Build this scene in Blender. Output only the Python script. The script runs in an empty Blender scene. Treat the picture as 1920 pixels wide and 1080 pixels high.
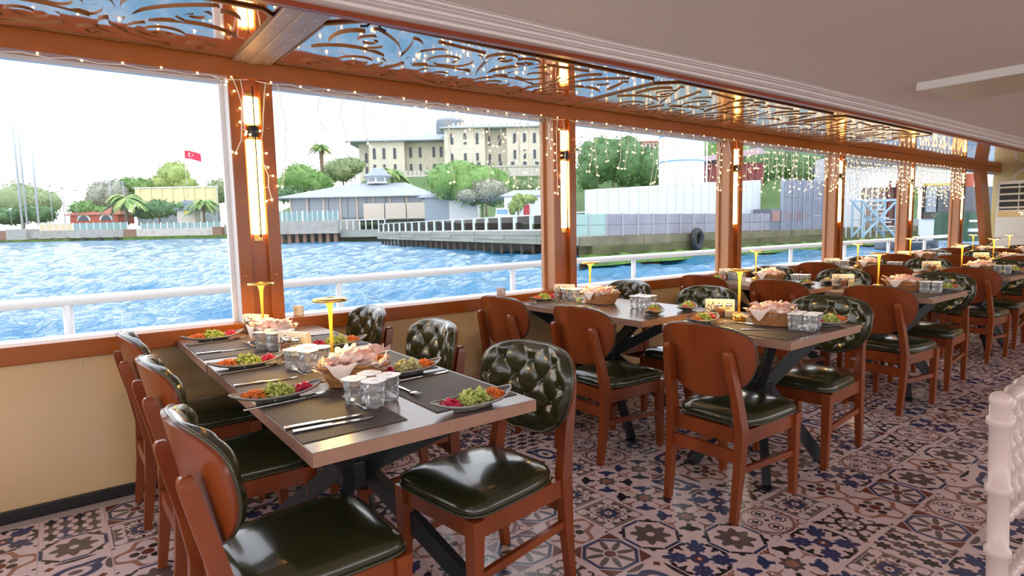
import bpy, bmesh, math, random
import numpy as np
from mathutils import Vector, Matrix, Euler
random.seed(7)
PI = math.pi
scn = bpy.context.scene
COL = scn.collection

# ------------------------------------------------------------------ camera
CAM = Vector((3.454, 0.0, 1.2843))
CF = Vector((-0.79388662, 0.59972746, -0.10035442))
CR = Vector((0.60425001, 0.79654674, -0.01987994))
CU = Vector((-0.06801444, 0.07642158, 0.99475312))
FPX = 1122.09
cam_data = bpy.data.cameras.new('camera')
cam_data.sensor_width = 36.0
cam_data.lens = FPX * 36.0 / 1920.0
cam_data.clip_start = 0.05
cam_data.clip_end = 3000
cam = bpy.data.objects.new('camera', cam_data)
COL.objects.link(cam)
cam.matrix_world = Matrix(((CR.x, CU.x, -CF.x, CAM.x), (CR.y, CU.y, -CF.y, CAM.y), (CR.z, CU.z, -CF.z, CAM.z), (0, 0, 0, 1)))
scn.camera = cam

# ------------------------------------------------------------------ sky, daylight, exposure
scn.view_settings.view_transform = 'Standard'
scn.view_settings.look = 'None'
scn.view_settings.gamma = 1.0
scn.view_settings.use_curve_mapping = False
scn.view_settings.exposure = 0.0
w = bpy.data.worlds.new('overcast_sky')
scn.world = w
w.use_nodes = True
nt = w.node_tree
nt.nodes.clear()
out = nt.nodes.new('ShaderNodeOutputWorld')
bg = nt.nodes.new('ShaderNodeBackground')
tc = nt.nodes.new('ShaderNodeTexCoord')
sx = nt.nodes.new('ShaderNodeSeparateXYZ')
rp = nt.nodes.new('ShaderNodeValToRGB')
nz = nt.nodes.new('ShaderNodeTexNoise')
nz.inputs['Scale'].default_value = 2.2
nz.inputs['Detail'].default_value = 4
mx = nt.nodes.new('ShaderNodeMix'); mx.data_type = 'RGBA'; mx.blend_type = 'MULTIPLY'
mx.inputs[0].default_value = 0.12
rp.color_ramp.elements[0].position = 0.0
rp.color_ramp.elements[0].color = (1.0, 1.0, 1.0, 1)
rp.color_ramp.elements[1].position = 0.8
rp.color_ramp.elements[1].color = (0.80, 0.86, 1.0, 1)
nt.links.new(tc.outputs['Generated'], sx.inputs[0])
nt.links.new(tc.outputs['Generated'], nz.inputs['Vector'])
nt.links.new(sx.outputs['Z'], rp.inputs[0])
nt.links.new(rp.outputs[0], mx.inputs[6])
nt.links.new(nz.outputs['Fac'], mx.inputs[7])
nt.links.new(mx.outputs[2], bg.inputs['Color'])
bg.inputs['Strength'].default_value = 3.0
nt.links.new(bg.outputs[0], out.inputs[0])

def area_light(name, loc, rot, sx_, sy_, power, color):
    d = bpy.data.lights.new(name, 'AREA')
    d.shape = 'RECTANGLE'; d.size = sx_; d.size_y = sy_; d.energy = power; d.color = color
    o = bpy.data.objects.new(name, d); COL.objects.link(o)
    o.location = loc; o.rotation_euler = rot
    return o
# area lights added as interior fill, at the opposite windows and behind the camera
area_light('opposite_window_fill', (6.9, 5.0, 1.45), (0, PI/2, 0), 1.3, 13.0, 32, (1.0, 0.90, 0.88))
area_light('stern_fill', (3.6, -2.6, 1.5), (PI/2, 0, 0), 5.0, 1.4, 13, (1.0, 0.86, 0.82))

# ------------------------------------------------------------------ materials
MATS = {}
def mat(name, col=(0.5, 0.5, 0.5), rough=0.5, metal=0.0, spec=0.5, coat=0.0, emit=None, estr=0.0, trans=0.0, ior=1.45, noise=None, bump=None, alpha=1.0, sss=0.0):
    """noise=(scale, other colour, stretch xyz)   bump=(scale, strength)"""
    if name in MATS: return MATS[name]
    m = bpy.data.materials.new(name); m.use_nodes = True
    n = m.node_tree; b = n.nodes['Principled BSDF']
    b.inputs['Base Color'].default_value = (*col, 1)
    b.inputs['Roughness'].default_value = rough
    b.inputs['Metallic'].default_value = metal
    b.inputs['Specular IOR Level'].default_value = spec
    b.inputs['Coat Weight'].default_value = coat
    b.inputs['Coat Roughness'].default_value = 0.08
    b.inputs['Transmission Weight'].default_value = trans
    b.inputs['IOR'].default_value = ior
    b.inputs['Alpha'].default_value = alpha
    if sss: b.inputs['Subsurface Weight'].default_value = sss; b.inputs['Subsurface Radius'].default_value = (.01, .006, .004)
    if emit:
        b.inputs['Emission Color'].default_value = (*emit, 1)
        b.inputs['Emission Strength'].default_value = estr
    if noise:
        t = n.nodes.new('ShaderNodeTexCoord'); mp = n.nodes.new('ShaderNodeMapping')
        mp.inputs['Scale'].default_value = noise[2] if len(noise) > 2 else (1, 1, 1)
        x = n.nodes.new('ShaderNodeTexNoise'); x.inputs['Scale'].default_value = noise[0]; x.inputs['Detail'].default_value = 5
        r = n.nodes.new('ShaderNodeValToRGB')
        r.color_ramp.elements[0].position = 0.3; r.color_ramp.elements[1].position = 0.7
        r.color_ramp.elements[0].color = (*col, 1); r.color_ramp.elements[1].color = (*noise[1], 1)
        n.links.new(t.outputs['Object'], mp.inputs[0]); n.links.new(mp.outputs[0], x.inputs['Vector'])
        n.links.new(x.outputs['Fac'], r.inputs[0]); n.links.new(r.outputs[0], b.inputs['Base Color'])
    if bump:
        t = n.nodes.new('ShaderNodeTexCoord')
        x = n.nodes.new('ShaderNodeTexNoise'); x.inputs['Scale'].default_value = bump[0]; x.inputs['Detail'].default_value = 4
        u = n.nodes.new('ShaderNodeBump'); u.inputs['Strength'].default_value = bump[1]; u.inputs['Distance'].default_value = bump[2] if len(bump) > 2 else 0.01
        n.links.new(t.outputs['Object'], x.inputs['Vector'])
        n.links.new(x.outputs['Fac'], u.inputs['Height']); n.links.new(u.outputs[0], b.inputs['Normal'])
    MATS[name] = m
    return m

def glass_mat(name, tint=(1, 1, 1), refl=0.06, rough=0.0):
    if name in MATS: return MATS[name]
    m = bpy.data.materials.new(name); m.use_nodes = True
    n = m.node_tree; n.nodes.clear()
    o = n.nodes.new('ShaderNodeOutputMaterial'); mixn = n.nodes.new('ShaderNodeMixShader')
    tr = n.nodes.new('ShaderNodeBsdfTransparent'); gl = n.nodes.new('ShaderNodeBsdfGlossy')
    lw = n.nodes.new('ShaderNodeFresnel'); lw.inputs[0].default_value = 1.25 if refl < 0.1 else 1.45
    tr.inputs[0].default_value = (*tint, 1); gl.inputs[1 if 'Roughness' not in gl.inputs else 'Roughness'].default_value = rough
    n.links.new(lw.outputs[0], mixn.inputs[0]); n.links.new(tr.outputs[0], mixn.inputs[1]); n.links.new(gl.outputs[0], mixn.inputs[2])
    n.links.new(mixn.outputs[0], o.inputs[0])
    MATS[name] = m
    return m

WOOD = mat('chair_wood', (0.265, 0.058, 0.012), 0.30, noise=(7, (0.15, 0.029, 0.006), (1, 1, .2)), coat=0.15)
FRAME = mat('mahogany_frame', (0.34, 0.090, 0.009), 0.32, noise=(5, (0.29, 0.072, 0.009), (1, .2, .4)), coat=0.15)
REVEAL = mat('reveal_wood', (0.46, 0.215, 0.10), 0.35, noise=(4, (0.41, 0.18, 0.08), (1, 1, .2)))
LEATHER = mat('olive_leather', (0.018, 0.022, 0.008), 0.20, coat=0.4, noise=(6, (0.030, 0.030, 0.010), (1, 1, 1)), bump=(60, 0.05, 0.002))
PIPING = mat('leather_piping', (0.045, 0.045, 0.026), 0.25, coat=0.3)
TABLE = mat('table_laminate', (0.185, 0.120, 0.095), 0.24, spec=.8, noise=(14, (0.150, 0.092, 0.072), (.12, 1.2, 1)))
TABLE_EDGE = mat('table_edge', (0.36, 0.205, 0.145), 0.4, noise=(14, (0.31, 0.165, 0.115), (.12, 1.2, 1)))
BLACK = mat('black_metal', (0.016, 0.018, 0.022), 0.38)
PLACEMAT = mat('placemat_weave', (0.075, 0.058, 0.055), 0.62, noise=(160, (0.045, 0.035, 0.034), (1, 1, 1)), bump=(500, 0.3, 0.001))
STEEL = mat('cutlery_steel', (0.75, 0.74, 0.72), 0.16, metal=1.0)
GOLD = mat('brushed_gold', (0.86, 0.56, 0.16), 0.24, metal=1.0)
PLATE = mat('grey_plate', (0.075, 0.072, 0.068), 0.30, noise=(40, (0.11, 0.108, 0.10)))
WHITEP = mat('white_paint', (0.80, 0.80, 0.82), 0.35)
CREAM = mat('cream_panel', (0.66, 0.455, 0.225), 0.16, spec=0.9, coat=.5, noise=(1.3, (0.60, 0.41, 0.20)))
CEIL = mat('ceiling_paint', (0.70, 0.60, 0.535), 0.6)
CORNICE = mat('cornice_paint', (0.74, 0.66, 0.64), 0.45)
TRIMRED = mat('red_brown_trim', (0.26, 0.045, 0.012), 0.35)
MIRROR = mat('mirror_steel', (0.95, 0.71, 0.61), 0.06, metal=1.0, bump=(2.2, 0.10, 0.03))
MIR_LAMPTINT = mat('mirror_lamp_tint', (0.95, 0.63, 0.31), 0.13, metal=1.0, bump=(3.0, 0.12, 0.03))  # mirror steel with the yellow reflected lamp light put into its colour
CARVEDGE = mat('carving_edge', (0.26, 0.11, 0.025), 0.45)
BASEB = mat('black_skirting', (0.012, 0.012, 0.013), 0.4)
GLASS = glass_mat('window_glass', (0.985, 0.995, 0.99), 0.05)
LAMPGLOW = mat('lamp_glow', (1, .8, .4), 0.5, emit=(1.0, 0.60, 0.17), estr=14.0)
BULB = mat('bulb_glow', (1, .8, .4), 0.5, emit=(1.0, 0.66, 0.20), estr=9.0)
BULB.cycles.emission_sampling = 'NONE'
WIRE = mat('clear_wire', (0.85, 0.84, 0.80), 0.35)

# ------------------------------------------------------------------ mesh builder
class MB:
    def __init__(s): s.v = []; s.f = []; s.m = []; s.sm = []
    def add(s, vs, fs, mi=0, smooth=False, M=None):
        b = len(s.v)
        if M is not None: vs = [M @ Vector(v) for v in vs]
        s.v += [tuple(v) for v in vs]
        for f in fs:
            s.f.append(tuple(i + b for i in f)); s.m.append(mi); s.sm.append(smooth)
        return s
    def box(s, a, b, mi=0, M=None):
        x0, y0, z0 = a; x1, y1, z1 = b
        vs = [(x0, y0, z0), (x1, y0, z0), (x1, y1, z0), (x0, y1, z0), (x0, y0, z1), (x1, y0, z1), (x1, y1, z1), (x0, y1, z1)]
        return s.add(vs, [(3, 2, 1, 0), (4, 5, 6, 7), (0, 1, 5, 4), (1, 2, 6, 5), (2, 3, 7, 6), (3, 0, 4, 7)], mi, False, M)
    def bbox(s, a, b, r, mi=0, M=None):
        """box with chamfered edges"""
        bm = bmesh.new()
        bmesh.ops.create_cube(bm, size=1)
        c = [(a[i] + b[i]) / 2 for i in range(3)]; d = [b[i] - a[i] for i in range(3)]
        for v in bm.verts: v.co = Vector((c[0] + v.co.x * d[0], c[1] + v.co.y * d[1], c[2] + v.co.z * d[2]))
        bmesh.ops.bevel(bm, geom=list(bm.edges), offset=r, segments=2, affect='EDGES', profile=0.6)
        bm.verts.index_update()
        s.add([v.co.copy() for v in bm.verts], [[v.index for v in f.verts] for f in bm.faces], mi, False, M)
        bm.free(); return s
    def beam(s, p0, p1, w, h, mi=0, up=(0, 0, 1), w1=None, h1=None, M=None):
        """rectangular bar from p0 to p1, optionally tapered"""
        p0 = Vector(p0); p1 = Vector(p1); d = (p1 - p0).normalized(); u = Vector(up)
        if abs(d.dot(u)) > 0.98: u = Vector((0, 1, 0))
        x = d.cross(u).normalized(); y = x.cross(d).normalized()
        w1 = w if w1 is None else w1; h1 = h if h1 is None else h1
        vs = []
        for p, a, b in ((p0, w, h), (p1, w1, h1)):
            for i, j in ((-1, -1), (1, -1), (1, 1), (-1, 1)): vs.append(p + x * (i * a / 2) + y * (j * b / 2))
        return s.add(vs, [(3, 2, 1, 0), (4, 5, 6, 7), (0, 1, 5, 4), (1, 2, 6, 5), (2, 3, 7, 6), (3, 0, 4, 7)], mi, False, M)
    def tube(s, path, r, n=8, mi=0, closed=False, M=None, cap=True, flat=1.0):
        path = [Vector(p) for p in path]; N = len(path); vs = []; fs = []
        prev = None
        for i, p in enumerate(path):
            a = path[(i - 1) % N] if (closed or i > 0) else p
            b = path[(i + 1) % N] if (closed or i < N - 1) else p
            d = (b - a)
            d = d.normalized() if d.length > 1e-9 else Vector((0, 0, 1))
            if prev is None:
                u = Vector((0, 0, 1)) if abs(d.z) < 0.9 else Vector((1, 0, 0))
                x = d.cross(u).normalized()
            else:
                x = (prev - d * prev.dot(d)); x = x.normalized() if x.length > 1e-6 else prev
            prev = x; y = d.cross(x)
            rr = r[i] if hasattr(r, '__len__') else r
            for k in range(n):
                t = 2 * PI * k / n
                vs.append(p + x * (rr * math.cos(t)) + y * (rr * flat * math.sin(t)))
        M_ = N if closed else N - 1
        for i in range(M_):
            j = (i + 1) % N
            for k in range(n):
                l = (k + 1) % n
                fs.append((i * n + k, i * n + l, j * n + l, j * n + k))
        if cap and not closed:
            fs.append(tuple(reversed(range(n)))); fs.append(tuple((N - 1) * n + k for k in range(n)))
        return s.add(vs, fs, mi, True, M)
    def lathe(s, prof, n=20, mi=0, M=None, c=(0, 0, 0), smooth=True):
        """prof: list of (radius, z)"""
        vs = []; fs = []
        for r, z in prof:
            for k in range(n):
                t = 2 * PI * k / n
                vs.append((c[0] + r * math.cos(t), c[1] + r * math.sin(t), c[2] + z))
        for i in range(len(prof) - 1):
            for k in range(n):
                l = (k + 1) % n
                fs.append((i * n + k, i * n + l, (i + 1) * n + l, (i + 1) * n + k))
        if prof[0][0] > 1e-6: fs.append(tuple(reversed(range(n))))
        if prof[-1][0] > 1e-6: fs.append(tuple((len(prof) - 1) * n + k for k in range(n)))
        return s.add(vs, fs, mi, smooth, M)
    def prism(s, poly, z0, z1, mi=0, M=None, mside=None, smooth=False):
        """poly: 2D outline counter-clockwise, extruded from z0 to z1"""
        n = len(poly)
        vs = [(x, y, z0) for x, y in poly] + [(x, y, z1) for x, y in poly]
        s.add(vs, [tuple(reversed(range(n))), tuple(range(n, 2 * n))], mi, False, M)
        s.add(vs, [(i, (i + 1) % n, n + (i + 1) % n, n + i) for i in range(n)], mi if mside is None else mside, smooth, M)
        return s
    def strip(s, L, Rr, z0, z1, mi=0, mside=0, M=None, close=False):
        """solid ribbon between 2D polylines L and Rr (z0 is the lower face)"""
        n = len(L); vs = []
        for a, b in zip(L, Rr):
            vs += [(a[0], a[1], z0), (b[0], b[1], z0), (b[0], b[1], z1), (a[0], a[1], z1)]
        bot = []; side = []
        for i in range(n - 1):
            a = 4 * i; b = a + 4
            bot.append((a, a + 1, b + 1, b)); side.append((a + 1, a + 2, b + 2, b + 1)); side.append((a + 3, a, b, b + 3))
        side.append((0, 3, 2, 1)); e = 4 * (n - 1); side.append((e, e + 1, e + 2, e + 3))
        s.add(vs, bot, mi, False, M); s.add(vs, side, mside, True, M)
        return s
    def grid(s, fn, nu, nv, mi=0, smooth=True, M=None, flip=False, cu=False):
        vs = [fn(i / nu, j / nv) for i in range(nu + (0 if cu else 1)) for j in range(nv + 1)]
        fs = []; A = nu if cu else nu + 1
        for i in range(nu):
            for j in range(nv):
                a = i * (nv + 1) + j; b = ((i + 1) % A) * (nv + 1) + j
                q = (a, b, b + 1, a + 1)
                fs.append(tuple(reversed(q)) if flip else q)
        return s.add(vs, fs, mi, smooth, M)
    def ball(s, c, r, n=8, mi=0, sc=(1, 1, 1), M=None):
        prof = [(max(1e-7, math.sin(PI * i / (n // 2 + 1))), -math.cos(PI * i / (n // 2 + 1))) for i in range(n // 2 + 2)]
        vs = []; 
        T = Matrix.Translation(Vector(c)) @ Matrix.Diagonal((r * sc[0], r * sc[1], r * sc[2], 1))
        if M is not None: T = M @ T
        return s.lathe([(a if a > 1e-5 else 0.0, z) for a, z in prof], n, mi, T)
    def mesh(s, name, mats):
        me = bpy.data.meshes.new(name)
        me.from_pydata(s.v, [], s.f)
        for m in (mats if isinstance(mats, (list, tuple)) else [mats]): me.materials.append(m)
        me.polygons.foreach_set('material_index', s.m)
        me.polygons.foreach_set('use_smooth', s.sm)
        me.update()
        return me
    def build(s, name, mats, parent=None, loc=None):
        return link(name, s.mesh(name, mats), parent, loc)

def link(name, me, parent=None, loc=None, rz=None):
    o = bpy.data.objects.new(name, me); COL.objects.link(o)
    if parent is not None:
        o.parent = parent; KIDS.setdefault(parent.name, []).append(o)
    if loc is not None: o.location = loc
    if rz is not None: o.rotation_euler = (0, 0, rz)
    return o
def tag(o, label, cat, group=None, kind=None):
    if label: o['label'] = label
    if cat: o['category'] = cat
    if group: o['group'] = group
    if kind: o['kind'] = kind
    return o
def thing(name, label, cat, loc=(0, 0, 0), rz=0, group=None):
    o = bpy.data.objects.new(name, None); COL.objects.link(o)
    o.empty_display_size = 0.1
    o.location = loc; o.rotation_euler = (0, 0, rz)
    return tag(o, label, cat, group)
KIDS = {}
def copy_tree(o, parent=None):
    c = o.copy(); COL.objects.link(c)
    if parent is not None:
        c.parent = parent; KIDS.setdefault(parent.name, []).append(c)
    for ch in list(KIDS.get(o.name, ())): copy_tree(ch, c)
    return c
PROTO = {}
def place(key, maker, label, cat, loc, rz=0, group=None):
    """first call builds the thing, later calls copy it with its parts"""
    if key not in PROTO:
        o = maker(); PROTO[key] = o
    else:
        o = copy_tree(PROTO[key])
        for k in ('label', 'category', 'group'):
            if k in o: del o[k]
    o.location = loc; o.rotation_euler = (0, 0, rz)
    return tag(o, label, cat, group)
def struct(name, mb, mats, parent=None, loc=None):
    o = mb.build(name, mats, parent, loc)
    if parent is None: o['kind'] = 'structure'
    return o
def text_mesh(txt, size, depth=0.0):
    cu = bpy.data.curves.new('letters', 'FONT'); cu.body = txt; cu.size = size; cu.extrude = depth
    cu.align_x = 'CENTER'; cu.align_y = 'CENTER'
    o = bpy.data.objects.new('letters', cu)
    me = bpy.data.meshes.new_from_object(o)
    bpy.data.objects.remove(o)
    return me
def lerp(a, b, t): return a + (b - a) * t
def interp(xs, ys, x): return float(np.interp(x, xs, ys))

# ------------------------------------------------------------------ room shell
YA, YB = -2.4, 13.9            # stern and bow end of the saloon that is built
SILL, HEAD, BEAM = 0.80, 2.10, 2.20
POSTS = [-1.37, 0.885, 3.14, 5.43, 7.65, 9.83, 11.96]
def edge_x(y): return interp([-3, 0, 1, 2.6, 6, 10, 14], [0.90, 0.93, 0.965, 1.055, 1.085, 1.06, 1.03], y)
def ceil_x(y): return interp([-3, 0, 1.2, 2.4, 4, 9, 14], [1.13, 1.17, 1.20, 1.21, 1.30, 1.33, 1.33], y)

# floor: screed with printed tiles as parts (tiles are added further down)
fl = MB(); fl.box((-0.05, YA, -0.12), (7.2, YB, -0.003))
floor = struct('floor', fl, mat('grout', (0.40, 0.33, 0.31), 0.55))

# window wall: cream panels, sill, head beam
wl = MB(); wl.box((-0.10, YA, 0.0), (-0.012, YB, 0.715))
wall = struct('wall_left', wl, mat('wall_core', (0.5, 0.38, 0.22), 0.5))
for i in range(len(POSTS)):
    y0 = POSTS[i] if i else YA
    y1 = POSTS[i + 1] if i + 1 < len(POSTS) else YB
    if i == 0: y0 = YA
    p = MB(); p.bbox((-0.012, y0 + .002, 0.055), (0.0, y1 - .002, 0.715), 0.002)
    p.build('wainscot_panel', CREAM, wall)
    for k in range(int((y1 - y0) / 0.45)):
        s = MB(); s.lathe([(0.0, .002), (.004, .001), (.005, 0)], 8, M=Matrix.Translation((0.0, y0 + .2 + k * .45, .69)) @ Matrix.Rotation(PI/2, 4, 'Y'))
        s.build('screw', STEEL, wall)
sk = MB(); sk.bbox((0.0, YA, 0.0), (0.014, YB, 0.055), 0.003); struct('baseboard_left', sk, BASEB)
tr = MB(); tr.bbox((-0.10, YA, 0.715), (0.022, YB, SILL), 0.006); struct('trim_1', tr, FRAME)
os_ = MB(); os_.box((-0.26, YA, 0.74), (-0.10, YB, 0.795)); struct('trim_2', os_, WHITEP)
hb = MB(); hb.bbox((-0.10, YA, HEAD), (0.012, YB, BEAM - .004), 0.004); struct('trim_3', hb, FRAME)
he = MB(); he.box((-0.13, YA, HEAD - .02), (-0.09, YB, HEAD)); struct('trim_4', he, mat('aluminium', (0.62, 0.62, 0.66), 0.35, metal=0.6))
ob = MB(); ob.box((-0.20, YA, 2.115), (-0.10, YB, 2.26)); struct('trim_5', ob, WHITEP)

# posts between the windows: two wood cheeks, a recess, a pale reveal and the white outer frame
for k, c in enumerate(POSTS):
    d = MB(); d.bbox((-0.10, c - .112, SILL), (0.004, c - .046, HEAD), 0.004); d.bbox((-0.10, c + .044, SILL), (0.004, c + .112, HEAD), 0.004)
    d.box((-0.10, c - .046, SILL), (-0.030, c + .044, HEAD))
    po = struct('trim_%d' % (10 + k), d, FRAME)
    r = MB(); r.box((-0.10, c - .1135, SILL), (-0.004, c - .112, HEAD)); r.build('reveal', REVEAL if k != 1 else mat('reveal_grey', (.62, .60, .60), .4), po)
    r = MB(); r.box((-0.135, c - .135, SILL), (-0.100, c - .085, HEAD)); r.box((-0.135, c + .085, SILL), (-0.100, c + .135, HEAD)); r.build('outer_frame', WHITEP if k < 2 else REVEAL, po)
    for z in (1.05, 1.45, 1.85):
        for sy in (-.08, .078):
            s = MB(); s.lathe([(0.0, .002), (.004, .0015), (.006, 0)], 8, M=Matrix.Translation((0.004, c + sy, z)) @ Matrix.Rotation(PI/2, 4, 'Y')); s.build('screw', GOLD, po)

# glass panes
for k in range(len(POSTS)):
    y0 = POSTS[k] + .10
    y1 = POSTS[k + 1] - .10 if k + 1 < len(POSTS) else 13.62
    g = MB(); g.add([(-0.118, y0, SILL), (-0.118, y1, SILL), (-0.118, y1, HEAD), (-0.118, y0, HEAD)], [(0, 1, 2, 3)])
    struct('window_%d' % (k + 1), g, GLASS)

# raked end post, bow bulkhead
lp = MB(); lp.beam((-0.045, 13.50, 0.80), (-0.045, 12.92, 2.2), 0.34, 0.10, up=(1, 0, 0)); struct('trim_20', lp, FRAME)
bw = MB(); bw.box((-0.1, YB, 0.0), (7.2, YB + .08, 2.4)); struct('wall_bow', bw, mat('bulkhead_cream', (0.62, 0.46, 0.20), 0.4, noise=(2, (0.5, 0.36, 0.15))))
# opposite side: low wall and posts, open windows
ow = MB(); ow.box((7.0, YA, 0.0), (7.1, YB, 0.75)); ow.box((7.0, YA, 2.1), (7.1, YB, 2.3)); struct('wall_right', ow, CREAM)
sw = MB(); sw.box((-0.1, YA - .08, 0.0), (7.1, YA, 0.75)); sw.box((-0.1, YA - .08, 2.1), (7.1, YA, 2.3)); struct('wall_stern', sw, CREAM)

# ceiling and cornice
NY = 60
ys = [lerp(YA, YB, i / NY) for i in range(NY + 1)]
ce = MB(); ce.add([(ceil_x(y) + .01, y, 2.235) for y in ys] + [(7.1, y, 2.235) for y in ys], [(i, i + 1, NY + 2 + i, NY + 1 + i) for i in range(NY)])
ce.add([(-0.1, YA, 2.30), (7.1, YA, 2.30), (7.1, YB, 2.30), (-.1, YB, 2.30)], [(0, 1, 2, 3)])
struct('ceiling', ce, CEIL)
# cornice profile: t across the width, z below the ceiling
CP = [(0.0, 2.196), (0.0, 2.187), (.26, 2.186), (.27, 2.190), (.30, 2.190), (.31, 2.184), (.36, 2.184), (.37, 2.197), (.52, 2.201), (.53, 2.210), (.56, 2.210), (.57, 2.204), (.62, 2.206), (.63, 2.217), (.76, 2.220), (.77, 2.228), (.80, 2.228), (.81, 2.223), (.90, 2.225), (.91, 2.233), (1.0, 2.233), (1.0, 2.238)]
co = MB()
vs = []; fs = []
for y in ys:
    a = edge_x(y) + .035; b = ceil_x(y) + .01
    for t, z in CP: vs.append((lerp(a, b, t), y, z))
n = len(CP)
for i in range(NY):
    for j in range(n - 1): fs.append((i * n + j, i * n + j + 1, (i + 1) * n + j + 1, (i + 1) * n + j))
co.add(vs, fs); struct('trim_6', co, CORNICE)
rd = MB()
for i in range(NY):
    y0, y1 = ys[i], ys[i + 1]
    a0, a1 = edge_x(y0), edge_x(y1)
    rd.add([(a0, y0, 2.166), (a1, y1, 2.166), (a1 + .036, y1, 2.166), (a0 + .036, y0, 2.166), (a0, y0, 2.215), (a1, y1, 2.215), (a1 + .036, y1, 2.215), (a0 + .036, y0, 2.215)],
           [(0, 1, 2, 3), (0, 4, 5, 1), (3, 2, 6, 7)])
struct('trim_7', rd, TRIMRED)

# mirrored soffit: one polished sheet per bay
def soffit_sheet(y0, y1):
    m = MB(); N = 6
    vv = [lerp(y0, y1, i / N) for i in range(N + 1)]
    m.add([(0.0, y, 2.198) for y in vv] + [(edge_x(y) + .005, y, 2.198) for y in vv], [(i + 1, i, N + 1 + i, N + 2 + i) for i in range(N)])
    return m
soff = MB(); soff.box((-0.1, YA, 2.215), (1.0, YB, 2.23)); soffit = struct('ceiling_soffit', soff, mat('soffit_board', (0.3, 0.2, 0.12), 0.5))
bounds = [YA] + [c for c in POSTS[1:]] + [YB]
for a, b in zip(bounds[:-1], bounds[1:]):
    soffit_sheet(a + .004, b - .004).build('mirror_sheet', MIRROR, soffit)
# brushed cross strap at the first post
st = MB(); st.bbox((0.02, 0.80, 2.178), (0.95, 0.99, 2.192), .003); st.bbox((0.02, 0.872, 2.172), (0.95, 0.918, 2.179), .002)
sto = st.build('cross_strap', mat('brushed_strap', (0.40, 0.28, 0.23), 0.42, metal=0.3, noise=(6, (0.30, 0.22, 0.18), (1, .1, 1))), soffit)
for k in range(6):
    for yy in (.835, .955):
        s = MB(); s.lathe([(0.005, 0), (.004, -.002), (0, -.0025)], 8, c=(.10 + k * .15, yy, 2.178)); s.build('screw', STEEL, sto)

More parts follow.
